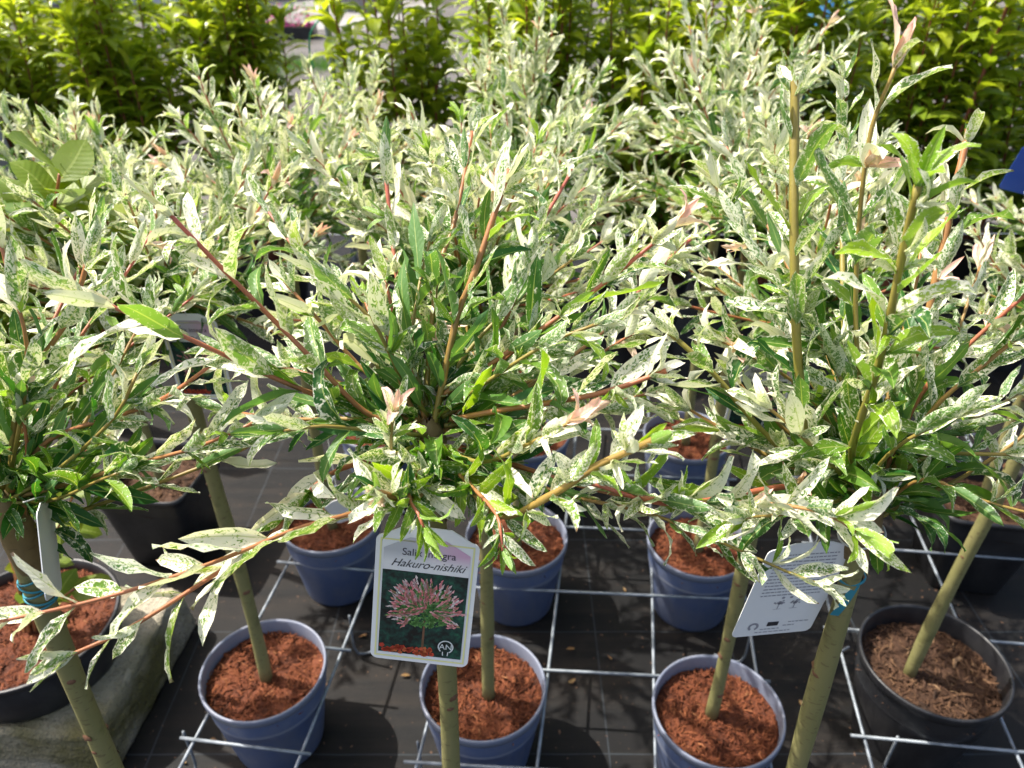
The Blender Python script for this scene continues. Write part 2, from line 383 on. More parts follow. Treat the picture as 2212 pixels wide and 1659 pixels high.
class Leaves:
    """leaves of one plant: the 300 that show largest become objects under their branch, the rest one part"""
    def __init__(s, root): s.root, s.items = root, []
    def add(s, kind, mat4, branch): s.items.append((kind, mat4, branch))
    def build(s, limit=300, stuff='foliage'):
        base = Vector(s.root.location)
        Rz = Matrix.Translation(base) @ s.root.rotation_euler.to_matrix().to_4x4()
        sc_ = sorted(range(len(s.items)), key=lambda i: -visible_size(Rz @ s.items[i][1].translation, s.items[i][1].to_scale().y))
        for i in sc_[:limit]:
            k, m, b = s.items[i]; link('leaf', k.me, b, None, m)
        rest = sc_[limit:]
        if not rest: return
        V, Fq, A, B, C = [], [], [], [], []; off = 0
        for i in rest:
            k, m, b = s.items[i]; mm = np.array(m, np.float32)
            V.append(k.v @ mm[:3, :3].T + mm[:3, 3]); Fq.append(k.f + off); off += len(k.v); A.append(k.lu); B.append(k.lp); C.append(k.lc)
        V, Fq = np.concatenate(V), np.concatenate(Fq); me = bpy.data.meshes.new(stuff)
        me.vertices.add(len(V)); me.vertices.foreach_set('co', V.ravel())
        me.loops.add(Fq.size); me.loops.foreach_set('vertex_index', Fq.ravel())
        me.polygons.add(len(Fq)); me.polygons.foreach_set('loop_start', np.arange(0, Fq.size, 4, dtype=np.int32))
        me.polygons.foreach_set('use_smooth', np.ones(len(Fq), bool)); me.update(calc_edges=True)
        vattr(me, 'lu', np.concatenate(A)); vattr(me, 'lp', np.concatenate(B)); vattr(me, 'lc', np.concatenate(C))
        me.materials.append(s.items[0][0].me.materials[0])
        tag(link(stuff, me, s.root), kind='stuff')

# ------------------------------------------------------------------ willow trees
Z = Vector((0, 0, 1))
def pick(rng, table):
    r = rng.random() * sum(w for _, w in table)
    for k, w in table:
        r -= w
        if r <= 0: return k
    return table[-1][0]
def willow_cat(rng, s, bright, tipcol):
    """s 0 at the head .. 1 at the shoot tip"""
    s = min(1, max(0, s + rng.uniform(-.15, .15) + bright))
    if s < .32: return pick(rng, [('G0', 7), ('G1', 3), ('G2', 1), ('LM', .5)])
    if s < .56: return pick(rng, [('G0', 3), ('G1', 3), ('G2', 3), ('S1', 2.5), ('LM', .9)])
    if s < .75: return pick(rng, [('G0', .6), ('G1', 1.2), ('G2', 2.4), ('S1', 4), ('S2', 3), ('W1', 1.3), ('LM', .7), ('LS', 1.2)])
    return pick(rng, [('G2', 1), ('S1', 3.5), ('S2', 5), ('W1', 3.4), ('W2', 1.5), ('LS', 1.4)])

def shoot(root, lv, pts, rng, r0=.0032, r1=.0016, red=(.1, .9), step=.034, size=1.0, tip='leafy', bright=0.0, s0=0.0, bare=.012, tufts=.35, lime=0.0, ang=(20, 50)):
    line = catmull(pts, .010); N = len(line)
    br = link('branch', stem_mesh('branch', line, r0, r1, red[0], red[1], 6, tip == 'cut'), root)
    L = [0.0]
    for a, b in zip(line, line[1:]): L.append(L[-1] + (b - a).length)
    tot = L[-1]; d = bare; ph = rng.uniform(0, 6.28); i = 0
    end = tot - (.012 if tip == 'cut' else .004)
    def leaf(p, T, out, al, s, sz, cat=None):
        dr = (T * math.cos(al) + out * math.sin(al)); nn = (T * math.sin(al) - out * math.cos(al)) + Z * .55
        dr = dr + Vector((rng.uniform(-.15, .15), rng.uniform(-.15, .15), rng.uniform(-.12, .12)))
        nn = nn + Vector((rng.uniform(-.25, .25), rng.uniform(-.25, .25), 0))
        c = cat or ('LM' if rng.random() < lime else willow_cat(rng, s, bright, None))
        lv.add(rng.choice(WK[c]), leaf_matrix(p, dr, nn, sz), br)
    while d < end:
        while i < N - 2 and L[i + 1] < d: i += 1
        t = (d - L[i]) / max(1e-6, L[i + 1] - L[i]); p = line[i].lerp(line[i + 1], t); T = (line[i + 1] - line[i]).normalized()
        s = s0 + (1 - s0) * d / tot
        o = T.orthogonal().normalized(); q = Quaternion(T, ph); o.rotate(q); ph += math.pi / 2 + rng.uniform(-.25, .25)
        rr = r0 + (r1 - r0) * d / tot
        for sg in (1, -1):
            if rng.random() < .07: continue
            al = R(rng.uniform(*ang)); sz = size * rng.uniform(.75, 1.15) * (1 if s < .85 else .82)
            leaf(p + o * sg * rr * .8, T, o * sg, al, s, sz)
            if rng.random() < tufts:      # short side sprout with small leaves
                ax = (T * .6 + o * sg).normalized(); cat = pick(rng, [('LM', 2.6), ('LS', 2.6), ('S1', 2), ('S2', 1.6), ('W1', 1), ('G1', .8), ('PK', .7)])
                for k in range(rng.randint(2, 4)):
                    o2 = ax.orthogonal().normalized(); o2.rotate(Quaternion(ax, rng.uniform(0, 6.28)))
                    leaf(p + o * sg * rr * .5, ax, o2, R(rng.uniform(12, 38)), s, size * rng.uniform(.30, .60), cat if rng.random() < .7 else None)
        d += step * rng.uniform(.75, 1.25) * (1 - .25 * s)
    p, T = line[-1], (line[-1] - line[-3]).normalized()
    if tip != 'cut':
        cat = {'pink': 'PK', 'leafy': None, 'lime': 'LM'}[tip]
        for k in range(5):
            o = T.orthogonal().normalized(); o.rotate(Quaternion(T, k * 2.4 + ph))
            leaf(p - T * .004, T, o, R(rng.uniform(8, 26)), 1, size * rng.uniform(.45, .8), cat if (cat and k < 4) else None)
    else:
        for k in range(4):                # leaves just under the cut, some of them clipped short
            o = T.orthogonal().normalized(); o.rotate(Quaternion(T, k * 1.57 + ph))
            leaf(p - T * .014, T, o, R(rng.uniform(10, 34)), .9, size * rng.uniform(.5, .85))
    return br

def trunk_part(root, h, rng, r0=.0125, r1=.0115, bend=.006, lean=(0, 0), z0=.15):
    n = 14; ph = rng.uniform(0, 6.28); pts = []
    for i in range(n + 1):
        t = i / n; k = math.sin(t * math.pi)
        pts.append(Vector((bend * k * math.cos(ph + t * 3) + lean[0] * (1 - t), bend * k * math.sin(ph + t * 3) + lean[1] * (1 - t), z0 + (h - z0) * t)))
    vs, fs, ps = tube(pts, lambda t: r0 + (r1 - r0) * t + .0010 * math.sin(t * 40 + ph) ** 8 + .0006 * math.sin(t * 17 + 2 * ph), 14)
    tr = link('trunk', mesh('trunk', vs, fs, True, M['trunk']), root)
    for k in range(int((h - .2) / .042)):   # bud scars
        i = rng.randint(1, n - 1); p = pts[i].lerp(pts[i + 1] if i < n else pts[i], rng.random()); a = rng.uniform(0, 6.28)
        o = Vector((math.cos(a), math.sin(a), 0)); sv, sf = [], []
        for j in range(8):
            b = j * math.pi / 4; sv.append(Vector((math.cos(b) * .0042, 0, math.sin(b) * .0032)))
        sv.append(Vector((0, .0022, 0))); sf = [(j, (j + 1) % 8, 8) for j in range(8)]
        m = leaf_matrix(p + o * (r0 - .0010), o, Z, rng.uniform(.5, 1.7))
        link('bud_scar', mesh('bud_scar', [m @ v for v in sv], [tuple(reversed(f)) for f in sf], True, M['scar']), tr)
    return pts
def graft_part(root, h, rng, top):
    vs, fs = lathe([(.0118, h - .075), (.0140, h - .060), (.0148, h - .04), (.0130, h - .018), (.0125, h - .004), (.009, h + .008), (.003, h + .012)], 14)
    rr = random.Random(rng.random())
    vs = [(x * rr.uniform(.86, 1.16) + top.x, y * rr.uniform(.86, 1.16) + top.y, z + rr.uniform(-.003, .003)) for x, y, z in vs]
    link('graft_union', mesh('graft_union', vs, fs, True, M['graft']), root)

def random_shoots(root, lv, rng, head, n, length, el=(5, 80), az=(0, 360), **kw):
    for k in range(n):
        a = R(az[0] + (az[1] - az[0]) * (k + rng.uniform(.1, .9)) / n); e = R(rng.uniform(*el)); ln = rng.uniform(*length) * (1.0 if e > .5 else .9)
        d = Vector((math.sin(a) * math.cos(e), math.cos(a) * math.cos(e), math.sin(e)))
        p0 = head + Vector((d.x * .010, d.y * .010, rng.uniform(-.035, .012)))
        up = rng.uniform(.10, .45); pts = [p0]; p = p0; dd = d.copy()
        for j in range(4):
            p = p + dd * ln / 4; pts.append(p); dd = (dd + Z * up * .3 + Vector((rng.uniform(-.12, .12), rng.uniform(-.12, .12), rng.uniform(-.08, .08)))).normalized()
        r = rng.random()
        a_ = dict(kw); a_.setdefault('tip', 'cut' if r < .4 else ('leafy' if r < .86 else ('lime' if r < .94 else 'pink')))
        red = rng.random()
        shoot(root, lv, pts, rng, r0=.0021, r1=.0012, red=(.05 + .5 * red, .35 + .6 * red), **a_)

GUIDE = {
  'C': [
    dict(p=[(-0.063,0.499,1.064),(-0.043,0.535,1.145),(-0.029,0.55,1.177),(-0.002,0.597,1.243)], r0=0.00269, r1=0.00218, tip='cut', s0=0.05, step=0.0252, tufts=0.3, red=(0.1, 0.75), size=0.97, bright=-0.1),
    dict(p=[(-0.07,0.516,1.076),(-0.062,0.589,1.155),(-0.048,0.635,1.191),(-0.035,0.694,1.248)], r0=0.0023, r1=0.0016, tip='leafy', s0=0.1, step=0.0269, red=(0.1, 0.75), size=0.97, bright=-0.1),
    dict(p=[(-0.071,0.516,1.066),(-0.097,0.622,1.095),(-0.111,0.682,1.133),(-0.125,0.757,1.217)], r0=0.00218, r1=0.00192, tip='cut', s0=0.15, step=0.0336, red=(0.45, 1.0), size=0.97, bright=-0.1),
    dict(p=[(-0.059,0.513,1.086),(-0.002,0.509,1.131),(0.046,0.514,1.167),(0.078,0.518,1.193),(0.113,0.525,1.222)], r0=0.00243, r1=0.00141, tip='pink', s0=0.05, step=0.0269, red=(0.45, 1.0), size=0.97, bright=-0.1),
    dict(p=[(-0.047,0.494,1.079),(-0.007,0.473,1.102),(0.059,0.454,1.128),(0.104,0.446,1.152)], r0=0.0023, r1=0.00179, tip='cut', s0=0.25, step=0.0286, red=(0.5, 0.8), size=0.97, bright=-0.1),
    dict(p=[(-0.056,0.53,1.061),(0.077,0.65,1.063),(0.136,0.708,1.1),(0.191,0.761,1.128)], r0=0.0023, r1=0.00179, tip='cut', s0=0.3, red=(0.45, 1.0), size=0.97, step=0.0286, bright=-0.1),
    dict(p=[(-0.077,0.499,1.063),(-0.114,0.497,1.084),(-0.146,0.503,1.122),(-0.174,0.511,1.153),(-0.206,0.51,1.198),(-0.234,0.511,1.237)], r0=0.0023, r1=0.00154, tip='leafy', s0=0.2, step=0.0353, tufts=0.2, red=(0.45, 1.0), size=0.97, bright=-0.1),
    dict(p=[(-0.08,0.506,1.06),(-0.135,0.501,1.089),(-0.176,0.486,1.122),(-0.237,0.47,1.171),(-0.29,0.457,1.208)], r0=0.00218, r1=0.00128, tip='cut', s0=0.25, step=0.0336, tufts=0.15, size=1.048, red=(0.45, 1.0), bright=-0.1),
    dict(p=[(-0.07,0.491,1.055),(-0.076,0.451,1.039),(-0.116,0.425,1.044),(-0.151,0.404,1.048),(-0.197,0.37,1.05),(-0.254,0.34,1.05),(-0.313,0.314,1.055)], r0=0.00218, r1=0.00115, tip='leafy', s0=0.3, step=0.0286, tufts=0.06, bright=0.32, size=0.921, red=(0.5, 0.75)),
    dict(p=[(-0.075,0.499,1.049),(-0.106,0.494,1.041),(-0.144,0.471,1.041),(-0.176,0.416,1.029),(-0.208,0.379,1.026),(-0.25,0.34,1.02),(-0.288,0.315,1.018)], r0=0.0023, r1=0.00115, tip='cut', s0=0.3, step=0.0319, tufts=0.04, bright=0.35, size=0.921, red=(0.8, 0.7)),
    dict(p=[(-0.063,0.479,1.055),(-0.063,0.426,1.064),(-0.073,0.4,1.079),(-0.09,0.377,1.107)], r0=0.00256, r1=0.0023, tip='cut', s0=0.35, step=0.0168, tufts=0.75, lime=0.25, size=0.776, red=(0.3, 0.5), bright=-0.1),
    dict(p=[(-0.054,0.483,1.061),(-0.012,0.41,1.057),(0.023,0.393,1.086),(0.053,0.384,1.119),(0.084,0.372,1.148)], r0=0.00269, r1=0.00243, tip='cut', s0=0.35, step=0.0218, tufts=0.6, lime=0.25, size=0.873, red=(0.25, 0.3), bright=-0.1),
    dict(p=[(-0.056,0.479,1.055),(-0.017,0.399,1.077),(-0.008,0.376,1.079),(-0.006,0.359,1.071)], r0=0.00179, r1=0.00102, tip='lime', s0=0.35, step=0.0185, tufts=0.5, lime=0.5, size=0.601, bright=-0.1),
    dict(p=[(-0.063,0.479,1.055),(-0.07,0.403,1.084),(-0.06,0.376,1.087),(-0.056,0.367,1.083)], r0=0.00166, r1=0.00102, tip='lime', s0=0.35, step=0.0168, tufts=0.4, lime=0.6, size=0.728, bright=-0.1),
    dict(p=[(-0.042,0.491,1.055),(0.009,0.474,1.047),(0.067,0.449,1.045),(0.125,0.43,1.051),(0.171,0.41,1.067),(0.202,0.38,1.084),(0.216,0.362,1.084)], r0=0.00218, r1=0.00102, tip='lime', s0=0.3, step=0.0252, red=(0.8, 0.4), size=0.97, bright=-0.1),
    dict(p=[(-0.044,0.489,1.052),(0.033,0.457,1.038),(0.1,0.433,1.037),(0.14,0.409,1.036),(0.189,0.381,1.03),(0.207,0.37,1.03)], r0=0.00192, r1=0.0009, tip='leafy', s0=0.35, step=0.0218, bright=0.02, size=0.776, red=(0.5, 0.1)),
    dict(p=[(-0.062,0.518,1.079),(-0.011,0.661,1.1),(0.025,0.743,1.137),(0.064,0.815,1.178)], r0=0.0023, r1=0.00192, tip='cut', s0=0.35, red=(0.45, 1.0), size=0.97, step=0.0286, bright=-0.1),
    dict(p=[(-0.076,0.512,1.069),(-0.131,0.591,1.102),(-0.192,0.67,1.133),(-0.248,0.741,1.171)], r0=0.00205, r1=0.00128, tip='leafy', s0=0.3, red=(0.45, 1.0), size=0.97, step=0.0286, bright=-0.1),
    dict(p=[(-0.075,0.511,1.068),(-0.108,0.54,1.096),(-0.119,0.552,1.115),(-0.14,0.569,1.142)], r0=0.00179, r1=0.00102, tip='leafy', s0=0.35, bright=0.15, step=0.0218, tufts=0.2, red=(0.0, 0.25), size=0.97),
    dict(p=[(-0.059,0.504,1.075),(-0.006,0.493,1.124),(0.028,0.491,1.149),(0.061,0.489,1.165)], r0=0.00192, r1=0.00115, tip='leafy', s0=0.25, red=(0.0, 0.25), size=0.97, step=0.0286, bright=-0.1),
    dict(p=[(-0.062,0.514,1.072),(-0.036,0.539,1.113),(0.005,0.57,1.144),(0.052,0.607,1.165)], r0=0.00192, r1=0.00115, tip='leafy', s0=0.2, red=(0.0, 0.25), size=0.97, step=0.0286, bright=-0.1),
    dict(p=[(-0.065,0.512,1.069),(-0.08,0.539,1.113),(-0.077,0.585,1.149),(-0.07,0.625,1.174)], r0=0.00192, r1=0.00115, tip='leafy', s0=0.0, bright=-0.4, size=1.115, red=(0.0, 0.25), step=0.0286),
    dict(p=[(-0.067,0.508,1.072),(-0.087,0.506,1.116),(-0.104,0.509,1.158),(-0.136,0.516,1.189)], r0=0.00192, r1=0.00115, tip='leafy', s0=0.2, red=(0.0, 0.25), size=0.97, step=0.0286, bright=-0.1),
    dict(p=[(-0.067,0.488,1.068),(-0.104,0.465,1.089),(-0.134,0.451,1.103),(-0.16,0.441,1.106)], r0=0.00192, r1=0.00102, tip='leafy', s0=0.0, bright=-0.3, red=(0.0, 0.25), size=0.97, step=0.0286),
    dict(p=[(-0.056,0.484,1.062),(-0.022,0.445,1.075),(0.011,0.428,1.104),(0.038,0.419,1.128)], r0=0.00192, r1=0.00115, tip='pink', s0=0.3, tufts=0.3, step=0.0218, red=(0.0, 0.25), size=0.97, bright=-0.1),
    dict(p=[(-0.074,0.484,1.062),(-0.084,0.44,1.087),(-0.081,0.424,1.118),(-0.078,0.423,1.134)], r0=0.00166, r1=0.00102, tip='pink', s0=0.4, tufts=0.3, step=0.0218, size=0.776, red=(0.0, 0.25), bright=-0.1),
    dict(p=[(-0.076,0.502,1.063),(-0.131,0.519,1.062),(-0.192,0.544,1.045),(-0.262,0.581,1.029)], r0=0.00192, r1=0.00115, tip='leafy', s0=0.25, red=(0.1, 0.75), size=0.97, step=0.0286, bright=-0.1),
    dict(p=[(-0.054,0.504,1.066),(0.005,0.527,1.056),(0.071,0.566,1.042),(0.127,0.606,1.031)], r0=0.00192, r1=0.00115, tip='leafy', s0=0.25, red=(0.1, 0.75), size=0.97, step=0.0286, bright=-0.1),
    dict(p=[(-0.076,0.504,1.066),(-0.129,0.541,1.077),(-0.187,0.574,1.075),(-0.258,0.618,1.069)], r0=0.00192, r1=0.00115, tip='leafy', s0=0.3, red=(0.45, 1.0), size=0.97, step=0.0286, bright=-0.1),
    dict(p=[(-0.056,0.508,1.072),(-0.006,0.549,1.072),(0.051,0.592,1.065),(0.115,0.644,1.074)], r0=0.00192, r1=0.00115, tip='leafy', s0=0.3, red=(0.1, 0.75), size=0.97, step=0.0286, bright=-0.1),
  ],
  'R': [
    dict(p=[(0.29,0.508,1.006),(0.222,0.549,1.015),(0.161,0.592,1.009),(0.123,0.629,1.011)], r0=0.00192, r1=0.00115, tip='leafy', s0=0.2, red=(0.0, 0.25), size=0.97, step=0.0286, bright=-0.1),
    dict(p=[(0.307,0.503,1.008),(0.357,0.532,1.027),(0.409,0.561,1.035),(0.459,0.589,1.042)], r0=0.00192, r1=0.00115, tip='leafy', s0=0.2, red=(0.0, 0.25), size=0.97, step=0.0286, bright=-0.1),
    dict(p=[(0.291,0.504,1.009),(0.243,0.5,1.05),(0.219,0.506,1.116),(0.206,0.538,1.215),(0.205,0.591,1.309)], r0=0.00358, r1=0.0032, tip='cut', s0=0.1, step=0.0336, tufts=0.25, red=(0, 0.15), size=0.97, bright=-0.1),
    dict(p=[(0.291,0.496,1.016),(0.255,0.465,1.07),(0.238,0.432,1.168),(0.229,0.426,1.252),(0.226,0.423,1.286)], r0=0.00294, r1=0.0023, tip='lime', s0=0.35, step=0.0185, tufts=0.6, lime=0.6, size=0.97, red=(0, 0.1), bright=-0.1),
    dict(p=[(0.309,0.508,1.006),(0.33,0.539,1.065),(0.352,0.596,1.185),(0.372,0.644,1.262)], r0=0.0032, r1=0.00282, tip='cut', s0=0.2, step=0.0302, red=(0.25, 0.65), size=0.97, bright=-0.1),
    dict(p=[(0.306,0.514,1.006),(0.303,0.6,1.06),(0.316,0.71,1.159),(0.333,0.83,1.276)], r0=0.00256, r1=0.00218, tip='cut', s0=0.2, red=(0, 0.2), size=0.97, step=0.0286, bright=-0.1),
    dict(p=[(0.307,0.504,1.009),(0.323,0.513,1.09),(0.348,0.513,1.137),(0.38,0.513,1.184)], r0=0.0023, r1=0.00154, tip='leafy', s0=0.05, red=(0.5, 0.9), step=0.0302, size=0.97, bright=-0.1),
    dict(p=[(0.312,0.502,1.006),(0.335,0.499,1.039),(0.364,0.48,1.056),(0.401,0.463,1.067)], r0=0.00218, r1=0.00128, tip='leafy', s0=0.0, bright=-0.2, red=(0.0, 0.25), size=0.97, step=0.0286),
    dict(p=[(0.29,0.508,1.006),(0.222,0.51,1.038),(0.161,0.531,1.099),(0.124,0.549,1.128)], r0=0.00282, r1=0.0023, tip='cut', s0=0.2, red=(0, 0.1), step=0.0252, size=0.97, bright=-0.1),
    dict(p=[(0.296,0.514,1.006),(0.258,0.551,1.057),(0.223,0.557,1.085),(0.174,0.561,1.111)], r0=0.00192, r1=0.00115, tip='leafy', s0=0.2, red=(0.2, 0.4), size=0.97, step=0.0286, bright=-0.1),
    dict(p=[(0.311,0.504,1.009),(0.325,0.497,1.084),(0.346,0.493,1.124),(0.377,0.491,1.168)], r0=0.00218, r1=0.00154, tip='leafy', s0=0.15, red=(0.1, 0.5), size=0.97, step=0.0286, bright=-0.1),
    dict(p=[(0.285,0.5,1.012),(0.217,0.475,1.028),(0.159,0.451,1.037),(0.111,0.437,1.043),(0.055,0.437,1.063)], r0=0.00294, r1=0.00154, tip='leafy', s0=0.2, red=(0.8, 0.9), step=0.0336, size=0.97, bright=-0.1),
    dict(p=[(0.31,0.492,0.999),(0.321,0.47,1.039),(0.349,0.442,1.042),(0.384,0.424,1.042)], r0=0.00166, r1=0.00102, tip='leafy', s0=0.0, bright=-0.2, size=0.776, red=(0.4, 0.2), step=0.0286),
    dict(p=[(0.303,0.51,1.009),(0.258,0.516,1.151),(0.243,0.533,1.274),(0.251,0.539,1.329)], r0=0.00218, r1=0.00128, tip='pink', s0=0.3, step=0.0378, size=1.164, red=(0.0, 0.25), bright=-0.1),
    dict(p=[(0.304,0.516,1.01),(0.282,0.64,1.086),(0.249,0.755,1.157),(0.223,0.833,1.206)], r0=0.00218, r1=0.00128, tip='cut', s0=0.3, red=(0.1, 0.75), size=0.97, step=0.0286, bright=-0.1),
    dict(p=[(0.303,0.512,1.013),(0.326,0.566,1.08),(0.356,0.626,1.139),(0.375,0.685,1.195)], r0=0.00218, r1=0.00141, tip='leafy', s0=0.2, red=(0.2, 0.6), size=0.97, step=0.0286, bright=-0.1),
    dict(p=[(0.284,0.488,1.012),(0.238,0.46,1.062),(0.202,0.449,1.1),(0.179,0.449,1.12)], r0=0.00192, r1=0.00115, tip='leafy', s0=0.15, step=0.0218, red=(0.0, 0.25), size=0.97, bright=-0.1),
    dict(p=[(0.28,0.478,1.016),(0.23,0.436,1.043),(0.192,0.41,1.057),(0.154,0.393,1.068)], r0=0.00192, r1=0.00102, tip='leafy', s0=0.2, step=0.0202, size=0.825, red=(0.0, 0.25), bright=-0.1),
    dict(p=[(0.292,0.49,1.016),(0.276,0.46,1.062),(0.281,0.445,1.095),(0.303,0.438,1.12)], r0=0.00192, r1=0.00115, tip='leafy', s0=0.1, step=0.0252, red=(0.0, 0.25), size=0.97, bright=-0.1),
    dict(p=[(0.297,0.5,1.012),(0.249,0.518,1.117),(0.192,0.56,1.184),(0.163,0.61,1.227)], r0=0.00192, r1=0.00115, tip='leafy', s0=0.35, step=0.0252, red=(0.0, 0.3), size=0.97, bright=-0.1),
  ],
  'L': [
    dict(p=[(-0.415,0.501,0.995),(-0.376,0.489,1.014),(-0.29,0.476,1.05),(-0.235,0.467,1.073),(-0.19,0.468,1.094)], r0=0.00218, r1=0.00128, tip='leafy', s0=0.05, step=0.0286, red=(0.3, 0.7), size=0.97, bright=-0.1),
    dict(p=[(-0.421,0.504,0.999),(-0.379,0.514,1.045),(-0.279,0.501,1.089),(-0.219,0.497,1.13)], r0=0.00218, r1=0.00141, tip='cut', s0=0.1, step=0.0252, red=(0.5, 0.8), size=0.97, bright=-0.1),
    dict(p=[(-0.423,0.504,0.999),(-0.394,0.522,1.085),(-0.346,0.542,1.145),(-0.323,0.573,1.205)], r0=0.00269, r1=0.00192, tip='cut', s0=0.05, red=(0.1, 0.7), size=0.97, step=0.0286, bright=-0.1),
    dict(p=[(-0.431,0.511,0.993),(-0.426,0.609,1.074),(-0.41,0.691,1.129),(-0.405,0.731,1.156)], r0=0.0023, r1=0.00166, tip='cut', s0=0.2, red=(0.45, 1.0), size=0.97, step=0.0286, bright=-0.1),
    dict(p=[(-0.421,0.504,0.999),(-0.378,0.572,1.09),(-0.35,0.633,1.131),(-0.335,0.686,1.159)], r0=0.00192, r1=0.00128, tip='leafy', s0=0.3, red=(0.45, 1.0), size=0.97, step=0.0286, bright=-0.1),
    dict(p=[(-0.427,0.504,0.999),(-0.429,0.53,1.08),(-0.44,0.561,1.148)], r0=0.00218, r1=0.00128, tip='leafy', s0=0.1, red=(0.1, 0.75), size=0.97, step=0.0286, bright=-0.1),
    dict(p=[(-0.421,0.5,0.993),(-0.362,0.49,1.035),(-0.308,0.495,1.081),(-0.29,0.514,1.111)], r0=0.00192, r1=0.00128, tip='leafy', s0=0.0, bright=-0.2, red=(0.0, 0.25), size=0.97, step=0.0286),
    dict(p=[(-0.421,0.498,0.99),(-0.366,0.477,1.013),(-0.322,0.469,1.038),(-0.299,0.465,1.05)], r0=0.00192, r1=0.00115, tip='leafy', s0=0.0, bright=-0.4, size=1.067, red=(0.0, 0.25), step=0.0286),
    dict(p=[(-0.423,0.506,1.003),(-0.376,0.518,1.117),(-0.377,0.534,1.18),(-0.388,0.556,1.216)], r0=0.00192, r1=0.00128, tip='leafy', s0=0.2, red=(0.1, 0.75), size=0.97, step=0.0286, bright=-0.1),
    dict(p=[(-0.427,0.502,0.996),(-0.433,0.492,1.038),(-0.455,0.484,1.062)], r0=0.00192, r1=0.00128, tip='leafy', s0=0.1, red=(0.0, 0.25), size=0.97, step=0.0286, bright=-0.1),
    dict(p=[(-0.426,0.508,0.996),(-0.422,0.578,1.024),(-0.389,0.648,1.041),(-0.329,0.727,1.073)], r0=0.00192, r1=0.00128, tip='leafy', s0=0.3, red=(0.45, 1.0), size=0.97, step=0.0286, bright=-0.1),
  ],
}

def willow(x, y, h, seed, label, shoots=(), n_rand=26, rand=None, lean=(0, 0), group=None, tr=.0115):
    rng = random.Random(seed); root = empty('willow_tree', (x, y, 0), 0, label, 'tree', group)
    head = Vector((0, 0, h)); lv = Leaves(root)
    pts = trunk_part(root, h, rng, r0=tr, r1=tr * .92, lean=lean); graft_part(root, h, rng, pts[-1])
    base = Vector((x, y, 0))
    for g in shoots:
        g = dict(g); P = [Vector(p) - base for p in g.pop('p')]
        shoot(root, lv, P, rng, **g)
    for r in (rand or [dict(n=n_rand, length=(.17, .31))]):
        r = dict(r); random_shoots(root, lv, rng, head, r.pop('n'), r.pop('length'), **r)
    # small green leaves crowded round the head
    for k in range(64):
        d = Vector((rng.gauss(0, 1), rng.gauss(0, 1), rng.uniform(-.5, 1.0))).normalized()
        m = leaf_matrix(head + d * rng.uniform(.010, .05), d + Vector((0, 0, .2)), Z + d * .2, rng.uniform(.55, .95))
        lv.add(rng.choice(WK[pick(rng, [('G0', 5), ('G1', 3), ('LM', 1)])]), m, root.children[0])
    lv.build(300)
    return root

# ------------------------------------------------------------------ the setting
def sheet(name, x0, x1, y0, y1, z, mat, nx=1, ny=1, amp=0.0, seed=0):
    rr = random.Random(seed)
    vs = [(x0 + (x1 - x0) * i / nx, y0 + (y1 - y0) * j / ny, z + (rr.uniform(-amp, amp) if 0 < i < nx and 0 < j < ny else 0)) for j in range(ny + 1) for i in range(nx + 1)]
    fs = [(j * (nx + 1) + i, j * (nx + 1) + i + 1, (j + 1) * (nx + 1) + i + 1, (j + 1) * (nx + 1) + i) for j in range(ny) for i in range(nx)]
    return tag(link(name, mesh(name, vs, fs, True, mat)), kind='structure')
sheet('ground', -120, 120, -60, 180, -.008, M['gravel'])
sheet('weed_fabric', -3.2, 3.4, -1.2, 3.7, 0, M['fabric'], 90, 70, .0022, 3)
sheet('paving', -4.4, -1.2, 11.0, 14.5, -.003, M['paving'])

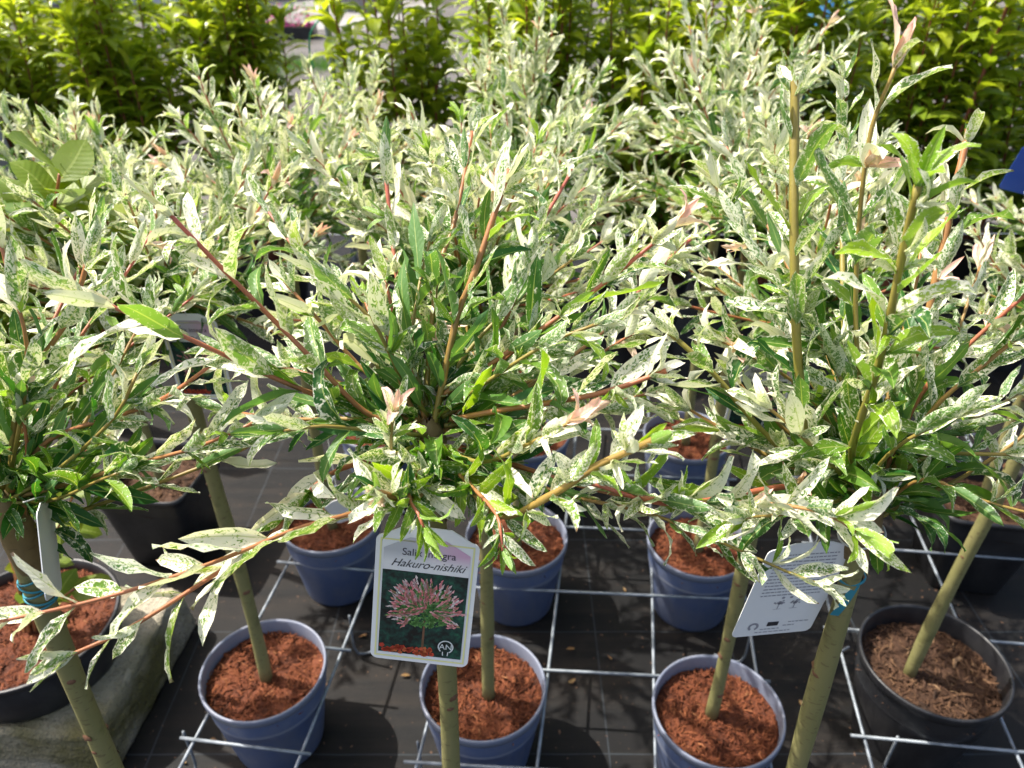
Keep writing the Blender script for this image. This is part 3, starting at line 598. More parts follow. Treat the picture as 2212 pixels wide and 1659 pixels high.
# ------------------------------------------------------------------ pots
def soil_mesh(rad, seed, square=0.0, n_chip=1150, chip=(.006, .017), mat='bark_red', z=0.0):
    rr = random.Random(seed); V, F, lu = [], [], []
    def inside():
        while True:
            x, y = rr.uniform(-1, 1), rr.uniform(-1, 1)
            if square:
                return x * rad * .96, y * rad * .96
            if x * x + y * y < .97: return x * rad, y * rad
    n, m = 40, 8
    V.append((0, 0, z)); lu.append((0, 0, .2))
    for j in range(1, m + 1):
        for i in range(n):
            a = 2 * math.pi * i / n; r = rad * j / m
            if square:
                q = max(abs(math.cos(a)), abs(math.sin(a))); r = r / q * (1 - .10 * (abs(math.sin(2 * a))) ** 6)
            V.append((r * math.cos(a), r * math.sin(a), z + rr.uniform(-.0035, .0035) + .003 * math.sin(a * 3 + j))); lu.append((0, 0, .15 + .25 * rr.random()))
    F += [(0, 1 + i, 1 + (i + 1) % n) for i in range(n)]
    for j in range(m - 1):
        F += [(1 + j * n + i, 1 + (j + 1) * n + i, 1 + (j + 1) * n + (i + 1) % n, 1 + j * n + (i + 1) % n) for i in range(n)]
    top = mesh('soil', V, F, True, M[mat]); vattr(top, 'lu', lu)
    V, F, lu = [], [], []
    for k in range(n_chip):
        x, y = inside(); L = rr.uniform(*chip) * (1.8 if rr.random() < .06 else 1); w = L * rr.uniform(.10, .28); t = w * .5
        a = rr.uniform(0, 6.28); tl = rr.uniform(-.5, .5); b = len(V); rn = min(1, max(0, rr.gauss(.5, .25)))
        c, s = math.cos(a), math.sin(a); zz = z + rr.uniform(.001, .006); bw = rr.uniform(-.3, .3) * L
        for e, (l, q, h) in enumerate([(-.5, -1, 0), (-.5, 1, 0), (0, -1, .3), (0, 1, .3), (.5, -.6, 0), (.5, .6, 0), (0, 0, 1), (-.4, 0, .6), (.4, 0, .5)]):
            px, py = l * L, q * w * .5 + (bw * (1 - abs(l) * 2) if abs(l) < .5 else 0)
            V.append((x + px * c - py * s, y + px * s + py * c, zz + h * t + math.sin(tl) * px)); lu.append((0, 0, rn))
        F += [(b, b + 2, b + 6, b + 7), (b + 2, b + 4, b + 8, b + 6), (b + 4, b + 5, b + 8), (b + 5, b + 3, b + 6, b + 8), (b + 3, b + 1, b + 7, b + 6), (b + 1, b, b + 7)]
    ch = mesh('bark_chips', V, F, False, M[mat]); vattr(ch, 'lu', lu)
    return top, ch
def round_pot_meshes(Rr, H, mat, th=.0032, taper=.74):
    Rb = Rr * taper
    w = lathe([(.0, .004), (Rb * .6, .003), (Rb * .93, .001), (Rb * .985, .0), (Rb, .006), (Rb + (Rr - Rb) * .83, H * .82), (Rr * .962, H * .87), (Rr * .975, H * .93)], 56)
    rim = lathe([(Rr * .972, H * .915), (Rr * .996, H * .92), (Rr * 1.0, H * .985), (Rr * .992, H), (Rr * .965, H), (Rr * .95, H * .985), (Rr * .935, H * .80), (Rr * .93, H * .70)], 56)
    return mesh('pot_wall', *w, True, mat), mesh('rim', *rim, True, M['rim_blue'] if mat == M['pot_blue'] else mat)
def sq_ring(r, z, n=48, corner=.22):
    out = []
    for i in range(n):
        a = 2 * math.pi * (i + .5) / n; c, s = math.cos(a), math.sin(a); e = 2 / 8.0
        out.append((r * math.copysign(abs(c) ** e, c), r * math.copysign(abs(s) ** e, s), z))
    return out
def square_pot_meshes(Rr, H, mat):
    def skin(prof):
        vs, fs, n = [], [], 48
        for r, z in prof: vs += sq_ring(r, z)
        for i in range(len(prof) - 1): fs += [(i * n + k, i * n + (k + 1) % n, (i + 1) * n + (k + 1) % n, (i + 1) * n + k) for k in range(n)]
        return vs, fs
    Rb = Rr * .70
    return (mesh('pot_wall', *skin([(.001, .002), (Rb * .95, .001), (Rb, .006), (Rr * .95, H * .9), (Rr * .955, H * .95)]), True, mat),
            mesh('rim', *skin([(Rr * .95, H * .93), (Rr, H * .94), (Rr, H), (Rr * .965, H), (Rr * .95, H * .9), (Rr * .93, H * .78)]), True, mat))
POTS = {}
def pot(kind, x, y, label, rz=0.0, z=0.0, group=None):
    if kind not in POTS:
        if kind == 'blue': g = round_pot_meshes(.116, .205, M['pot_blue']); s = [soil_mesh(.1085, q, mat='bark_red') for q in (1, 2, 3)]; zs = .172
        elif kind == 'black': g = round_pot_meshes(.132, .225, M['pot_black']); s = [soil_mesh(.1235, 5, mat='bark_brown', n_chip=900, chip=(.006, .022))]; zs = .178
        elif kind == 'black_big': g = round_pot_meshes(.170, .115, M['pot_black'], taper=.86); s = [soil_mesh(.158, 6, mat='bark_red', n_chip=1500)]; zs = .090
        elif kind == 'square': g = square_pot_meshes(.118, .25, M['pot_black']); s = [soil_mesh(.109, 7, square=1, mat='bark_brown', n_chip=800)]; zs = .195
        elif kind == 'hedge': g = round_pot_meshes(.15, .27, M['pot_black']); s = [soil_mesh(.139, 8, mat='bark_brown', n_chip=300)]; zs = .22
        POTS[kind] = (g, s, zs, [0])
    g, s, zs, c = POTS[kind]; top, ch = s[c[0] % len(s)]; c[0] += 1
    root = empty('plant_pot', (x, y, z), rz, label, 'pot', group)
    w = link('wall', g[0], root); link('rim', g[1], root)
    so = link('soil', top, root, None, Matrix.Translation((0, 0, zs)))
    tag(link('bark_chips', ch, so), kind='stuff')
    return root

pot('blue', -.465, .945, 'blue-grey pot of red bark right beside the mossy concrete block', .4)
pot('blue', -.053, .908, 'blue-grey pot of red bark partly behind the picture label and its trunk', 2.1)
pot('blue', .366, .859, 'blue-grey pot of red bark standing left of the black round pot', 4.4)
pot('blue', -.42, 1.36, 'blue-grey pot with a small white card dipping over its rim', 1.0)
pot('blue', .010, 1.30, 'blue-grey pot in the cell directly behind the picture label', 3.3)
pot('blue', .42, 1.285, 'blue-grey pot with orange bark behind the blank label back', 5.2)
pot('blue', .040, 1.70, 'blue-grey pot in the fourth row behind the tree with the picture label', .2)
pot('blue', .470, 1.69, 'blue-grey pot in the fourth row under the tallest pale crown', 2.5)
pot('black', .786, .95, 'round black pot of brown woodchip soil in the wide wire cell', .7)
pot('blue', -.07, .47, 'blue-grey pot of the willow that carries the picture label', 1.7)
pot('blue', .325, .47, 'blue-grey pot of the willow with the turquoise graft tape', .9)
pot('blue', -.448, .47, 'blue-grey pot of the willow bound with teal string', 3.9)
pot('blue', -.36, 1.74, 'blue-grey pot in the fourth row behind the white card pot', 3.0)
pot('square', -.865, 1.485, 'square black pot of bare brown soil behind the concrete block', R(-8))
pot('square', 1.108, 1.40, 'square black pot with a dusty sunlit wall behind the round black pot', R(-8))
pot('black_big', -.945, 1.03, 'wide black pot of red bark standing on the concrete block', .3, .121)

# ------------------------------------------------------------------ wire racks
def wire(root, a, b, r=.0031, name='wire'):
    v, f, _ = tube(catmull([a, (Vector(a) + Vector(b)) / 2, b], .3), lambda t: r, 8)
    return link(name, mesh(name, v, f, True, M['galv']), root)
def bent(root, pts, r=.0027, name='foot'):
    v, f, _ = tube(catmull(pts, .012), lambda t: r, 8); return link(name, mesh(name, v, f, True, M['galv']), root)
WH = .135
def rack(label, xs, y_ref, ya, yb, ys, x_ref, slope, dx0, dx1, feet):
    q = (CAM_H - WH) / (CAM_H - .10); xs = [x * q for x in xs]; ys = [y * q for y in ys]; y_ref *= q; x_ref *= q
    root = empty('wire_rack', (0, 0, 0), 0, label, 'wire rack', 'wire racks holding the pots')
    t = math.tan(R(7.9))
    for x in xs: wire(root, (x + (ya - y_ref) * t, ya, WH), (x + (yb - y_ref) * t, yb, WH))
    for y in ys:
        xa = xs[0] + (y - y_ref) * t - dx0; xb = xs[-1] + (y - y_ref) * t + dx1
        wire(root, (xa, y - (xa - x_ref) * slope, WH + .0066), (xb, y - (xb - x_ref) * slope, WH + .0066))
    for fx, fy, ux, uy in feet:    # wire feet bent outwards at the floor
        bent(root, [(fx, fy, WH), (fx, fy, .03), (fx + ux * .02, fy + uy * .02, .006), (fx + ux * .075, fy + uy * .075, .012)])
    return root
rack('left wire rack of narrow cells beside the concrete block', [-.569, -.361], 1.008, .66, 2.0, [.832, 1.065, 1.29, 1.50, 1.71], -.35, .13, .02, .02,
     [(-.345, 1.13, .9, .3), (-.31, 1.38, .9, .2), (-.60, .86, -.6, -.5)])
rack('middle wire rack of narrow cells under the picture label', [-.145, .072, .285, .492], 1.008, .66, 2.0, [.797, 1.008, 1.22, 1.432, 1.644, 1.856], .18, .06, .02, .02,
     [(.505, 1.11, -.8, .25), (.47, .86, .7, -.3), (-.17, .84, -.6, -.4), (.58, 1.62, .5, .5)])
rack('right wire rack of wide cells round the black pot', [.674, .944, 1.206], 1.008, .66, 2.0, [.828, 1.084, 1.343, 1.60, 1.86], 1.02, .11, .02, .02,
     [(.70, .85, .5, -.6), (.69, 1.12, .8, .4), (1.2, .84, .7, -.3)])

# ------------------------------------------------------------------ concrete blocks
def block(name, label, x, y, rz, lx, ly, h, seed, mat='concrete', bev=.014):
    bm = bmesh.new(); bmesh.ops.create_cube(bm, size=1)
    for v in bm.verts: v.co = Vector((v.co.x * lx, v.co.y * ly, (v.co.z + .5) * h)); 
    for v in bm.verts:
        if v.co.z > h * .5: v.co.x *= .955; v.co.y *= .955
    bmesh.ops.bevel(bm, geom=bm.edges[:], offset=bev, segments=3, affect='EDGES', profile=.6)
    bmesh.ops.subdivide_edges(bm, edges=[e for e in bm.edges if e.calc_length() > .05], cuts=10, use_grid_fill=True)
    rr = random.Random(seed)
    for v in bm.verts: v.co += Vector((rr.gauss(0, .0020), rr.gauss(0, .0020), rr.gauss(0, .0020) if v.co.z > .01 else 0))
    me = bpy.data.meshes.new(name); bm.to_mesh(me); bm.free(); me.polygons.foreach_set('use_smooth', [True] * len(me.polygons)); me.materials.append(M[mat])
    o = link(name, me); o.location = (x, y, 0); o.rotation_euler = (0, 0, rz); return tag(o, label, 'block')
block('concrete_block', 'mossy grey concrete block carrying the wide black pot', -1.03, 1.06, R(-4), .58, .38, .121, 4)

# ------------------------------------------------------------------ the willows
FR = [dict(n=5, length=(.10, .17), el=(25, 75), az=(-95, 95), size=.9, s0=.1, bright=-.05), dict(n=4, length=(.16, .26), el=(5, 45), az=(-80, 80), s0=.2, size=.9)]
willow(-.066, .50, 1.062, 101, 'willow standard with the pink-tree picture label hanging at its trunk', GUIDE['C'], rand=FR, lean=(-.004, -.03), tr=.0099)
willow(.303, .50, 1.003, 102, 'willow standard with turquoise tape under its graft and a blank label back', GUIDE['R'], rand=FR, lean=(.022, -.03), tr=.0102)
willow(-.428, .50, .988, 103, 'willow standard bound with teal string in front of the concrete block', GUIDE['L'], rand=FR, lean=(-.02, -.03), tr=.0115)
def back(n, size=1.0, length=(.17, .30), **k):
    return [dict(n=n, length=length, el=(28, 80), step=.021, tufts=.22, size=size * .92, bright=.14, ang=(16, 48), **k), dict(n=int(n * .75), length=(.17, .31), el=(-14, 26), step=.022, tufts=.15, size=size * .92, bright=.0, **k)]
willow(-.465, .945, .965, 201, 'willow standard growing from the blue-grey pot beside the concrete block', rand=back(19, length=(.16, .27)), lean=(.0, 0))
willow(-.053, .908, .985, 202, 'willow standard growing from the pot half hidden by the picture label', rand=back(20, length=(.15, .26)), lean=(.01, 0))
willow(.366, .859, .98, 203, 'willow standard with its picture card showing beside the olive shoots', rand=back(18, length=(.14, .25)), lean=(-.006, .01))
willow(.786, .95, .93, 204, 'willow standard growing from the round black pot of woodchips', rand=back(12, length=(.13, .21)), lean=(-.035, 0))
willow(-.42, 1.36, .93, 301, 'willow standard growing from the pot with a small white card', rand=back(18))
willow(.010, 1.30, .955, 302, 'willow standard in the row behind the pot half hidden by the label', rand=back(18, length=(.15, .26)))
willow(.42, 1.285, .955, 303, 'willow standard growing from the orange-bark pot behind the label back', rand=back(18, length=(.15, .26)))
willow(1.108, 1.40, .86, 304, 'willow standard growing from the dusty-walled square black pot', rand=back(12, length=(.13, .21)))
willow(-.36, 1.74, .885, 401, 'pale willow standard in the back row beside the gap in the laurels', rand=back(18, length=(.16, .27)))
willow(.040, 1.70, .955, 402, 'pale willow standard in the back row, upright tips against the laurels', rand=back(20, length=(.17, .30)))
willow(.470, 1.69, .975, 403, 'tallest pale willow standard in the back row against the laurels', rand=back(20, length=(.18, .32)))
willow(-.865, 1.485, .90, 305, 'willow standard growing from the square pot behind the concrete block', rand=back(18, length=(.15, .25)))

# graft bands: turquoise tape, teal string, white tie wire
def ring(root, name, z, r, cx, cy, mat, tilt=0.0, rad=.0014):
    pts = [Vector((cx + r * math.cos(a), cy + r * math.sin(a), z + tilt * math.cos(a))) for a in [2 * math.pi * k / 20 for k in range(21)]]
    v, f, _ = tube(pts, lambda t: rad, 6, False); return link(name, mesh(name, v, f, True, M[mat]), root)
W = [o for o in bpy.data.objects if o.name.startswith('willow_tree')]
def by(seed_label): return next(o for o in W if seed_label in o['label'])
wr, wl = by('turquoise'), by('teal')
ring(wr, 'graft_tape', .905, .0112, .002, -.001, 'teal', .002, .0016)
sv = []
for k in range(7):
    t = k / 6; sv += [(-.002 - .012 * t, -.0122 - .003 * math.sin(t * 2.2), .905 - .036 * t), (.006 - .012 * t, -.0127 - .003 * math.sin(t * 2.2), .904 - .036 * t)]
link('tape_end', mesh('tape_end', sv, [(2 * k, 2 * k + 1, 2 * k + 3, 2 * k + 2) for k in range(6)], True, M['teal']), wr)
ring(wr, 'tie_wire', .955, .0180, 0, 0, 'tie_wire', .006, .0009); ring(wr, 'tie_wire', .965, .0185, 0, 0, 'tie_wire', -.006, .0009)
for k in range(5): ring(wl, 'graft_string', .875 + k * .008, .0125 + .0006 * (k % 2), -.002, -.003, 'teal', .003 * (-1) ** k, .0011)

# ------------------------------------------------------------------ labels
def card_frame(TL, BL, BR):
    TL, BL, BR = Vector(TL), Vector(BL), Vector(BR); x = (BR - BL); w = x.length; x.normalize()
    y = TL - BL; y -= x * y.dot(x); h = y.length; y.normalize(); z = x.cross(y)
    c = (TL + BR) / 2
    m = Matrix(((x.x, y.x, z.x, c.x), (x.y, y.y, z.y, c.y), (x.z, y.z, z.z, c.z), (0, 0, 0, 1)))
    return m, w, h
def round_rect(w, h, r, top=None, n=5):
    pts = []
    cs = [(w / 2 - r, -h / 2 + r, -90), (w / 2 - r, h / 2 - r, 0), (-w / 2 + r, h / 2 - r, 90), (-w / 2 + r, -h / 2 + r, 180)]
    for i, (cx, cy, a0) in enumerate(cs):
        for k in range(n + 1):
            a = R(a0 + 90 * k / n); pts.append((cx + r * math.cos(a), cy + r * math.sin(a)))
        if i == 1 and top: pts += [(w * .22, h / 2 + top), (-w * .22, h / 2 + top)]
    return pts
def plate(name, pts, z0, z1, mat, parent, bow=0.0, W_=.08):
    n = len(pts); f = lambda x: bow * (x / W_ * 2) ** 2
    vs = [(x, y, z0 + f(x)) for x, y in pts] + [(x, y, z1 + f(x)) for x, y in pts]
    fs = [tuple(range(n - 1, -1, -1)), tuple(range(n, 2 * n))] + [(i, (i + 1) % n, n + (i + 1) % n, n + i) for i in range(n)]
    return link(name, mesh(name, vs, fs, False, mat), parent)
def flat(name, polys, z, mat, parent, rnd=None):
    vs, fs, lu = [], [], []
    for i, p in enumerate(polys):
        b = len(vs); vs += [(x, y, z) for x, y in p]; fs.append(tuple(range(b, b + len(p)))); lu += [(0, 0, rnd[i] if rnd else .5)] * len(p)
    me = mesh(name, vs, fs, False, mat)
    if rnd: vattr(me, 'lu', lu)
    return link(name, me, parent)
def lettering(name, body, size, x, y, z, mat, parent, shear=0.0, width=1.0, rot=0.0, space=1.0):
    cu = bpy.data.curves.new(name, 'FONT'); cu.body = body; cu.size = size; cu.shear = shear; cu.align_x = 'CENTER'; cu.space_character = space
    tmp = bpy.data.objects.new('tmp', cu); col.objects.link(tmp); dg = bpy.context.evaluated_depsgraph_get()
    me = bpy.data.meshes.new_from_object(tmp.evaluated_get(dg)); bpy.data.objects.remove(tmp); bpy.data.curves.remove(cu)
    me.name = name; me.materials.clear(); me.materials.append(M[mat])
    o = link(name, me, parent); o.location = (x, y, z); o.scale = (width, 1, 1); o.rotation_euler = (0, 0, rot); return o
def thread(label_root, pts, mat='tie_wire'):
    v, f, _ = tube(catmull(pts, .006), lambda t: .0006, 5); return link('loop', mesh('loop', v, f, True, M[mat]), label_root)
def picture_label(label, TL, BL, BR, hang, seed, detail=True):
    m, w, h = card_frame(TL, BL, BR)
    root = bpy.data.objects.new('plant_label', None); col.objects.link(root); root.matrix_world = m; tag(root, label, 'label'); root.empty_display_size = .02
    card = plate('card', round_rect(w, h, .006, .009), -.0004, .0004, M['white_card'], root)
    k, q = w / 2, h / 2
    def frame(a, b, t):   # thin printed outline
        o_ = [(-a, -b), (a, -b), (a, b), (-a, b)]; i_ = [(-a + t, -b + t), (a - t, -b + t), (a - t, b - t), (-a + t, b - t)]
        return [[o_[i], o_[(i + 1) % 4], i_[(i + 1) % 4], i_[i]] for i in range(4)]
    flat('yellow_border', frame(k * .915, q * .945, .0013), .0007, M['yellow_line'], card)
    px, py0, py1 = k * .84, -q * .87, q * .47
    flat('printed_header', [[(-px, py1), (px, py1), (px, q * .80), (k * .35, q * .99), (-k * .35, q * .99), (-px, q * .80)]], .0007, M['header'], card)
    flat('printed_picture', [[(-px, py0), (px, py0), (px, py1), (-px, py1)]], .0009, M['picture'], card)
    rr = random.Random(seed); polys, rn, gp, gr, rp, rd = [], [], [], [], [], []
    cx, cy = k * .05, -q * .06
    for i in range(620):
        a = rr.uniform(0, 6.283); r = rr.random() ** .5; x, y = cx + math.cos(a) * r * px * .74, cy + math.sin(a) * r * q * .33
        s = rr.uniform(.0010, .0024); d = rr.uniform(0, 6.28)
        gp.append([(x + s * math.cos(d + j * 2.09), y + s * math.sin(d + j * 2.09)) for j in range(3)]); gr.append(rr.random())
    for i in range(230 if detail else 90):
        a = rr.uniform(-.9, 4.04); r = rr.random() ** .6; x, y = cx + math.cos(a) * r * px * .80, cy + math.sin(a) * r * q * .42 - .001
        dx, dy = math.cos(a) + rr.uniform(-.5, .5), math.sin(a) + .35 + rr.uniform(-.5, .5); dl = math.hypot(dx, dy) or 1; dx, dy = dx / dl, dy / dl; L = rr.uniform(.0012, .0055); c = rr.uniform(.0, 1) * (.6 + .4 * r) + .2 * r
        x = min(px - .004, max(-px + .004, x)); y = min(py1 - .004, y)
        for j in range(4):
            t = j / 3 * L; s = .0008 * rr.uniform(.6, 1.4); e = rr.uniform(-.6, .6)
            polys.append([(x + dx * t - dy * s * (1 + e), y + dy * t + dx * s * (1 + e)), (x + dx * (t - .0016), y + dy * (t - .0016)), (x + dx * t + dy * s * (1 - e), y + dy * t - dx * s * (1 - e)), (x + dx * (t + .0026), y + dy * (t + .0026))]); rn.append(min(1, max(0, c + rr.uniform(-.2, .2))))
    flat('printed_leaves', gp, .0011, M['green_print'], card, gr)
    flat('printed_stem', [[(cx - .0010, py0 + .002), (cx + .0010, py0 + .002), (cx + .0006, cy), (cx - .0006, cy)]], .00105, M['scar'], card)
    flat('printed_shoots', polys, .0013, M['pink_print'], card, rn)
    for i in range(60):
        x, y = rr.uniform(-px + .002, px * .30), py0 + rr.uniform(.001, .0075); s = rr.uniform(.0012, .0024)
        rp.append([(x + s * math.cos(j * 1.257 + i), y + s * math.sin(j * 1.257 + i)) for j in range(5)]); rd.append(rr.random())
    flat('printed_flowers', rp, .0012, M['red_print'], card, rd)
    # round emblem with the letters A and N
    ex, ey, er = px * .62, py0 + .011, .0062
    arc = [[(ex + er * f0 * math.cos(R(a0)), ey + er * f0 * math.sin(R(a0))) for f0, a0 in ((1, a), (1, a + 13), (.84, a + 13), (.84, a))] for a in range(-60, 228, 12)]
    arc += [[(ex + s * er * .30 - .0004, ey - er * 1.35), (ex + s * er * .30 + .0004, ey - er * 1.35), (ex + s * er * .34 + .0004, ey - er * .75), (ex + s * er * .34 - .0004, ey - er * .75)] for s in (-1, 1)]
    flat('printed_emblem', arc, .0014, M['pale_ink'], card)
    lettering('emblem_letters', 'AN', .0072, ex, ey - .0024, .0014, 'pale_ink', card)
    lettering('printed_name', 'Salix integra', .0088, k * .04, q * .72, .0010, 'ink', card, width=.95)
    lettering('printed_name', 'Hakuro-nishiki', .0096, k * .02, q * .54, .0010, 'ink', card, shear=.5, width=.98)
    inv = m.inverted(); thread(root, [Vector((0, q + .006, 0)), Vector((0, q + .012, .001)), inv @ Vector(hang)])
    return root
def white_label(label, TL, BL, BR, hang, seed, text=True, mat='white_card', parent_tree=None):
    m, w, h = card_frame(TL, BL, BR)
    root = bpy.data.objects.new('plant_label', None); col.objects.link(root); root.matrix_world = m; tag(root, label, 'label'); root.empty_display_size = .02
    card = plate('card', round_rect(w, h, .006, .006), -.0004, .0004, M[mat], root)
    k, q = w / 2, h / 2; rr = random.Random(seed)
    if text:
        lines = []
        for i in range(13):
            y = q * .86 - i * q * .075
            x = -k * .72
            while x < k * .72:
                l = rr.uniform(.0015, .006); lines.append([(x, y), (min(x + l, k * .74), y), (min(x + l, k * .74), y + .0013), (x, y + .0013)]); x += l + .0009
        flat('printed_text', lines, .0007, M['grey_ink'], card)
        icons = []
        for cx in (-k * .16, k * .24):
            for j in range(16):
                a = rr.uniform(.2, 2.9); r = rr.uniform(.001, .006); x, y = cx + math.cos(a) * r, -q * .26 + math.sin(a) * r; s = .0011
                icons.append([(x + s * math.cos(i * 1.257 + j), y + s * math.sin(i * 1.257 + j)) for i in range(5)])
            icons.append([(cx - .0004, -q * .36), (cx + .0004, -q * .36), (cx + .0004, -q * .22), (cx - .0004, -q * .22)])
            icons.append([(cx - .004, -q * .37), (cx + .004, -q * .37), (cx + .004, -q * .363), (cx - .004, -q * .363)])
        for cx in (-k * .12, k * .08): icons.append([(cx + .0018 * math.cos(i * .9), -q * .10 + .0015 * math.sin(i * .9)) for i in range(7)])
        flat('printed_icons', icons, .0007, M['grey_ink'], card)
        flat('printed_box', [[(-k * .22, -q * .78), (k * .06, -q * .78), (k * .06, -q * .68), (-k * .22, -q * .68)]], .0007, M['ink'], card)
        e = [(-k * .55, -q * .77)]
        flat('printed_emblem', [[(e[0][0] + .0055 * f0 * math.cos(R(a0)), e[0][1] + .0055 * f0 * math.sin(R(a0))) for f0, a0 in ((1, a), (1, a + 26), (.55, a + 26), (.55, a))] for a in range(-60, 240, 25)], .0007, M['grey_ink'], card)
        small = []
        for y, x0, x1 in ((-q * .86, -k * .35, k * .1), (-q * .93, -k * .45, k * .45), (-q * .72, k * .3, k * .75), (-q * .80, k * .2, k * .5)):
            x = x0
            while x < x1:
                l = rr.uniform(.0015, .005); small.append([(x, y), (x + l, y), (x + l, y + .0011), (x, y + .0011)]); x += l + .001
        flat('printed_text', small, .0007, M['grey_ink'], card)
    inv = m.inverted(); thread(root, [Vector((0, q + .002, 0)), Vector((0, q + .010, .001)), inv @ Vector(hang)])
    return root
picture_label('picture label of a pink-tipped tree hanging by the trunk, lettering half hidden by leaves', (-0.1009, 0.4292, 1.0217), (-0.1127, 0.4067, 0.9103), (-0.0354, 0.402, 0.9028), (-0.0669, 0.4552, 1.0445), 1)
white_label('back of a white printed label hanging beside the turquoise tape', (0.222, 0.481, 0.9537), (0.1978, 0.4819, 0.842), (0.2782, 0.4991, 0.8318), (0.2664, 0.5062, 0.9846), 2)
picture_label('picture label of the willow beside the concrete block', (-0.4455, 0.8923, 0.9609), (-0.4703, 0.8971, 0.8364), (-0.396, 0.8964, 0.8353), (-0.4434, 0.9263, 0.9776), 3, False)
picture_label('picture label tucked behind the olive shoots', (0.2696, 0.8206, 0.9405), (0.2874, 0.839, 0.819), (0.3602, 0.839, 0.819), (0.3078, 0.8891, 0.9558), 4, False)
white_label('small white card dipping over the rim of a blue-grey pot', (-0.3034, 1.0201, 0.5426), (-0.3314, 1.0343, 0.4711), (-0.2735, 1.0453, 0.4886), (-0.316, 1.0734, 0.6846), 5, False)
white_label('white label corner showing between the leaves beside the thick olive shoot', (0.3516, 0.6783, 0.9959), (0.3742, 0.6962, 0.9491), (0.4145, 0.7016, 0.9576), (0.3804, 0.6961, 1.0243), 6, False)
white_label('white label turned edge-on above the teal string', (-0.3524, 0.4251, 1.0435), (-0.3668, 0.4362, 0.948), (-0.3893, 0.4838, 0.911), (-0.3794, 0.4602, 1.0242), 7, False)
white_label('blue card hanging in front of the right laurels', (0.9455, 1.4687, 1.0341), (0.9575, 1.4717, 0.9447), (1.0635, 1.4575, 0.9218), (1.0186, 1.5479, 1.0665), 8, False, 'blue_card')

# ------------------------------------------------------------------ laurel hedge plants
def laurel(x, y, h, seed, label, n=13, spread=.17, yellow=.0, limit=300, potname=True):
    rng = random.Random(seed); root = empty('laurel_shrub', (x, y, 0), 0, label, 'shrub', 'laurels standing in black pots behind the willows'); lv = Leaves(root)
    z0 = .20
    for k in range(n):
        a = 2 * math.pi * (k + rng.random() * .7) / n; sp = spread * rng.uniform(.25, 1.15); hh = h * rng.uniform(.66, 1.05)
        top = Vector((math.cos(a) * sp, math.sin(a) * sp, hh)); pts = [Vector((math.cos(a) * .018, math.sin(a) * .018, z0)), top * .45 + Vector((top.x * .28, top.y * .28, .13)), top * .78 + Vector((top.x * .18, top.y * .18, .05)), top]
        line = catmull(pts, .024); v, f, _ = tube(line, lambda t: .0060 - .0040 * t, 6)
        br = link('branch', mesh('branch', v, f, True, M['redstem']), root); N = len(line); ph = rng.uniform(0, 6.28); L = 0
        acc = 0.0; nxt = (h * .14)
        for i in range(N - 1):
            seg = (line[i + 1] - line[i]); acc += seg.length
            if acc < nxt: continue
            nxt = acc + .0; T = seg.normalized(); s = i / N
            for q in range(2 if s > .25 else 1):
                ph += 2.4 + rng.uniform(-.4, .4); o = Vector((math.cos(ph), math.sin(ph), 0))
                p = line[i].lerp(line[i + 1], rng.random()); al = R(rng.uniform(45, 80) if s < .9 else rng.uniform(15, 50))
                d = T * math.cos(al) + o * math.sin(al); nn = T * math.sin(al) - o * math.cos(al) + Z * .4
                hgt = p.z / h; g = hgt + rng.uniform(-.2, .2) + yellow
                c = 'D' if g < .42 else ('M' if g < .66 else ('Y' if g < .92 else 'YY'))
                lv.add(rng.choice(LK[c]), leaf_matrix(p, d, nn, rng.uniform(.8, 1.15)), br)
        p, T = line[-1], (line[-1] - line[-2]).normalized()
        for q in range(5):
            o = Vector((math.cos(q * 2.4 + ph), math.sin(q * 2.4 + ph), 0)); al = R(rng.uniform(10, 55))
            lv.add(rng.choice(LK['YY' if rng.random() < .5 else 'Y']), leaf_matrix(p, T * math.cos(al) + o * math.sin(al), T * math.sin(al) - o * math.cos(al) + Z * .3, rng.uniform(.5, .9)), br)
    lv.build(limit)
    return root
HEDGE = [(-.95, 2.85, 1.32, 'laurel at the left edge of the gap'), (-1.36, 2.80, 1.36, 'second laurel left of the gap'),
         (-1.78, 2.82, 1.38, 'third laurel left of the gap, behind the weathered wooden post'), (-2.2, 2.9, 1.36, 'fourth laurel left of the gap'),
         (-.34, 2.62, 1.30, 'laurel at the right edge of the gap'), (.08, 2.66, 1.38, 'second laurel right of the gap'),
         (.50, 2.62, 1.36, 'third laurel right of the gap, behind the tallest willow'), (.92, 2.60, 1.38, 'fourth laurel right of the gap'),
         (1.33, 2.52, 1.34, 'fifth laurel right of the gap'), (1.74, 2.46, 1.36, 'sixth laurel right of the gap, behind the blue card'), (2.15, 2.45, 1.36, 'laurel at the far right end of the row')]
for i, (x, y, h, l) in enumerate(HEDGE):
    pot('hedge', x, y, 'black pot of the ' + l.split(',')[0], i * .7)
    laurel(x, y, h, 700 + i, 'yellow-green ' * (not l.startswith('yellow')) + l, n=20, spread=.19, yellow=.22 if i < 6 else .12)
for i, (x, y) in enumerate([(-1.2, 3.35), (-1.62, 3.3), (-2.05, 3.4), (.0, 3.15), (.45, 3.15), (.9, 3.15), (1.4, 3.1), (1.9, 3.05)]):
    side = 'left' if x < -1 else 'right'; nth = ['first', 'second', 'third', 'first', 'second', 'third', 'fourth', 'fifth'][i]
    pot('hedge', x, y, 'black pot of the %s laurel %s of the gap in the rear row' % (nth, side), i * .9)
    laurel(x, y, 1.42, 760 + i, 'yellow-green %s laurel %s of the gap in the rear row' % (nth, side), n=12, spread=.2, yellow=.1)

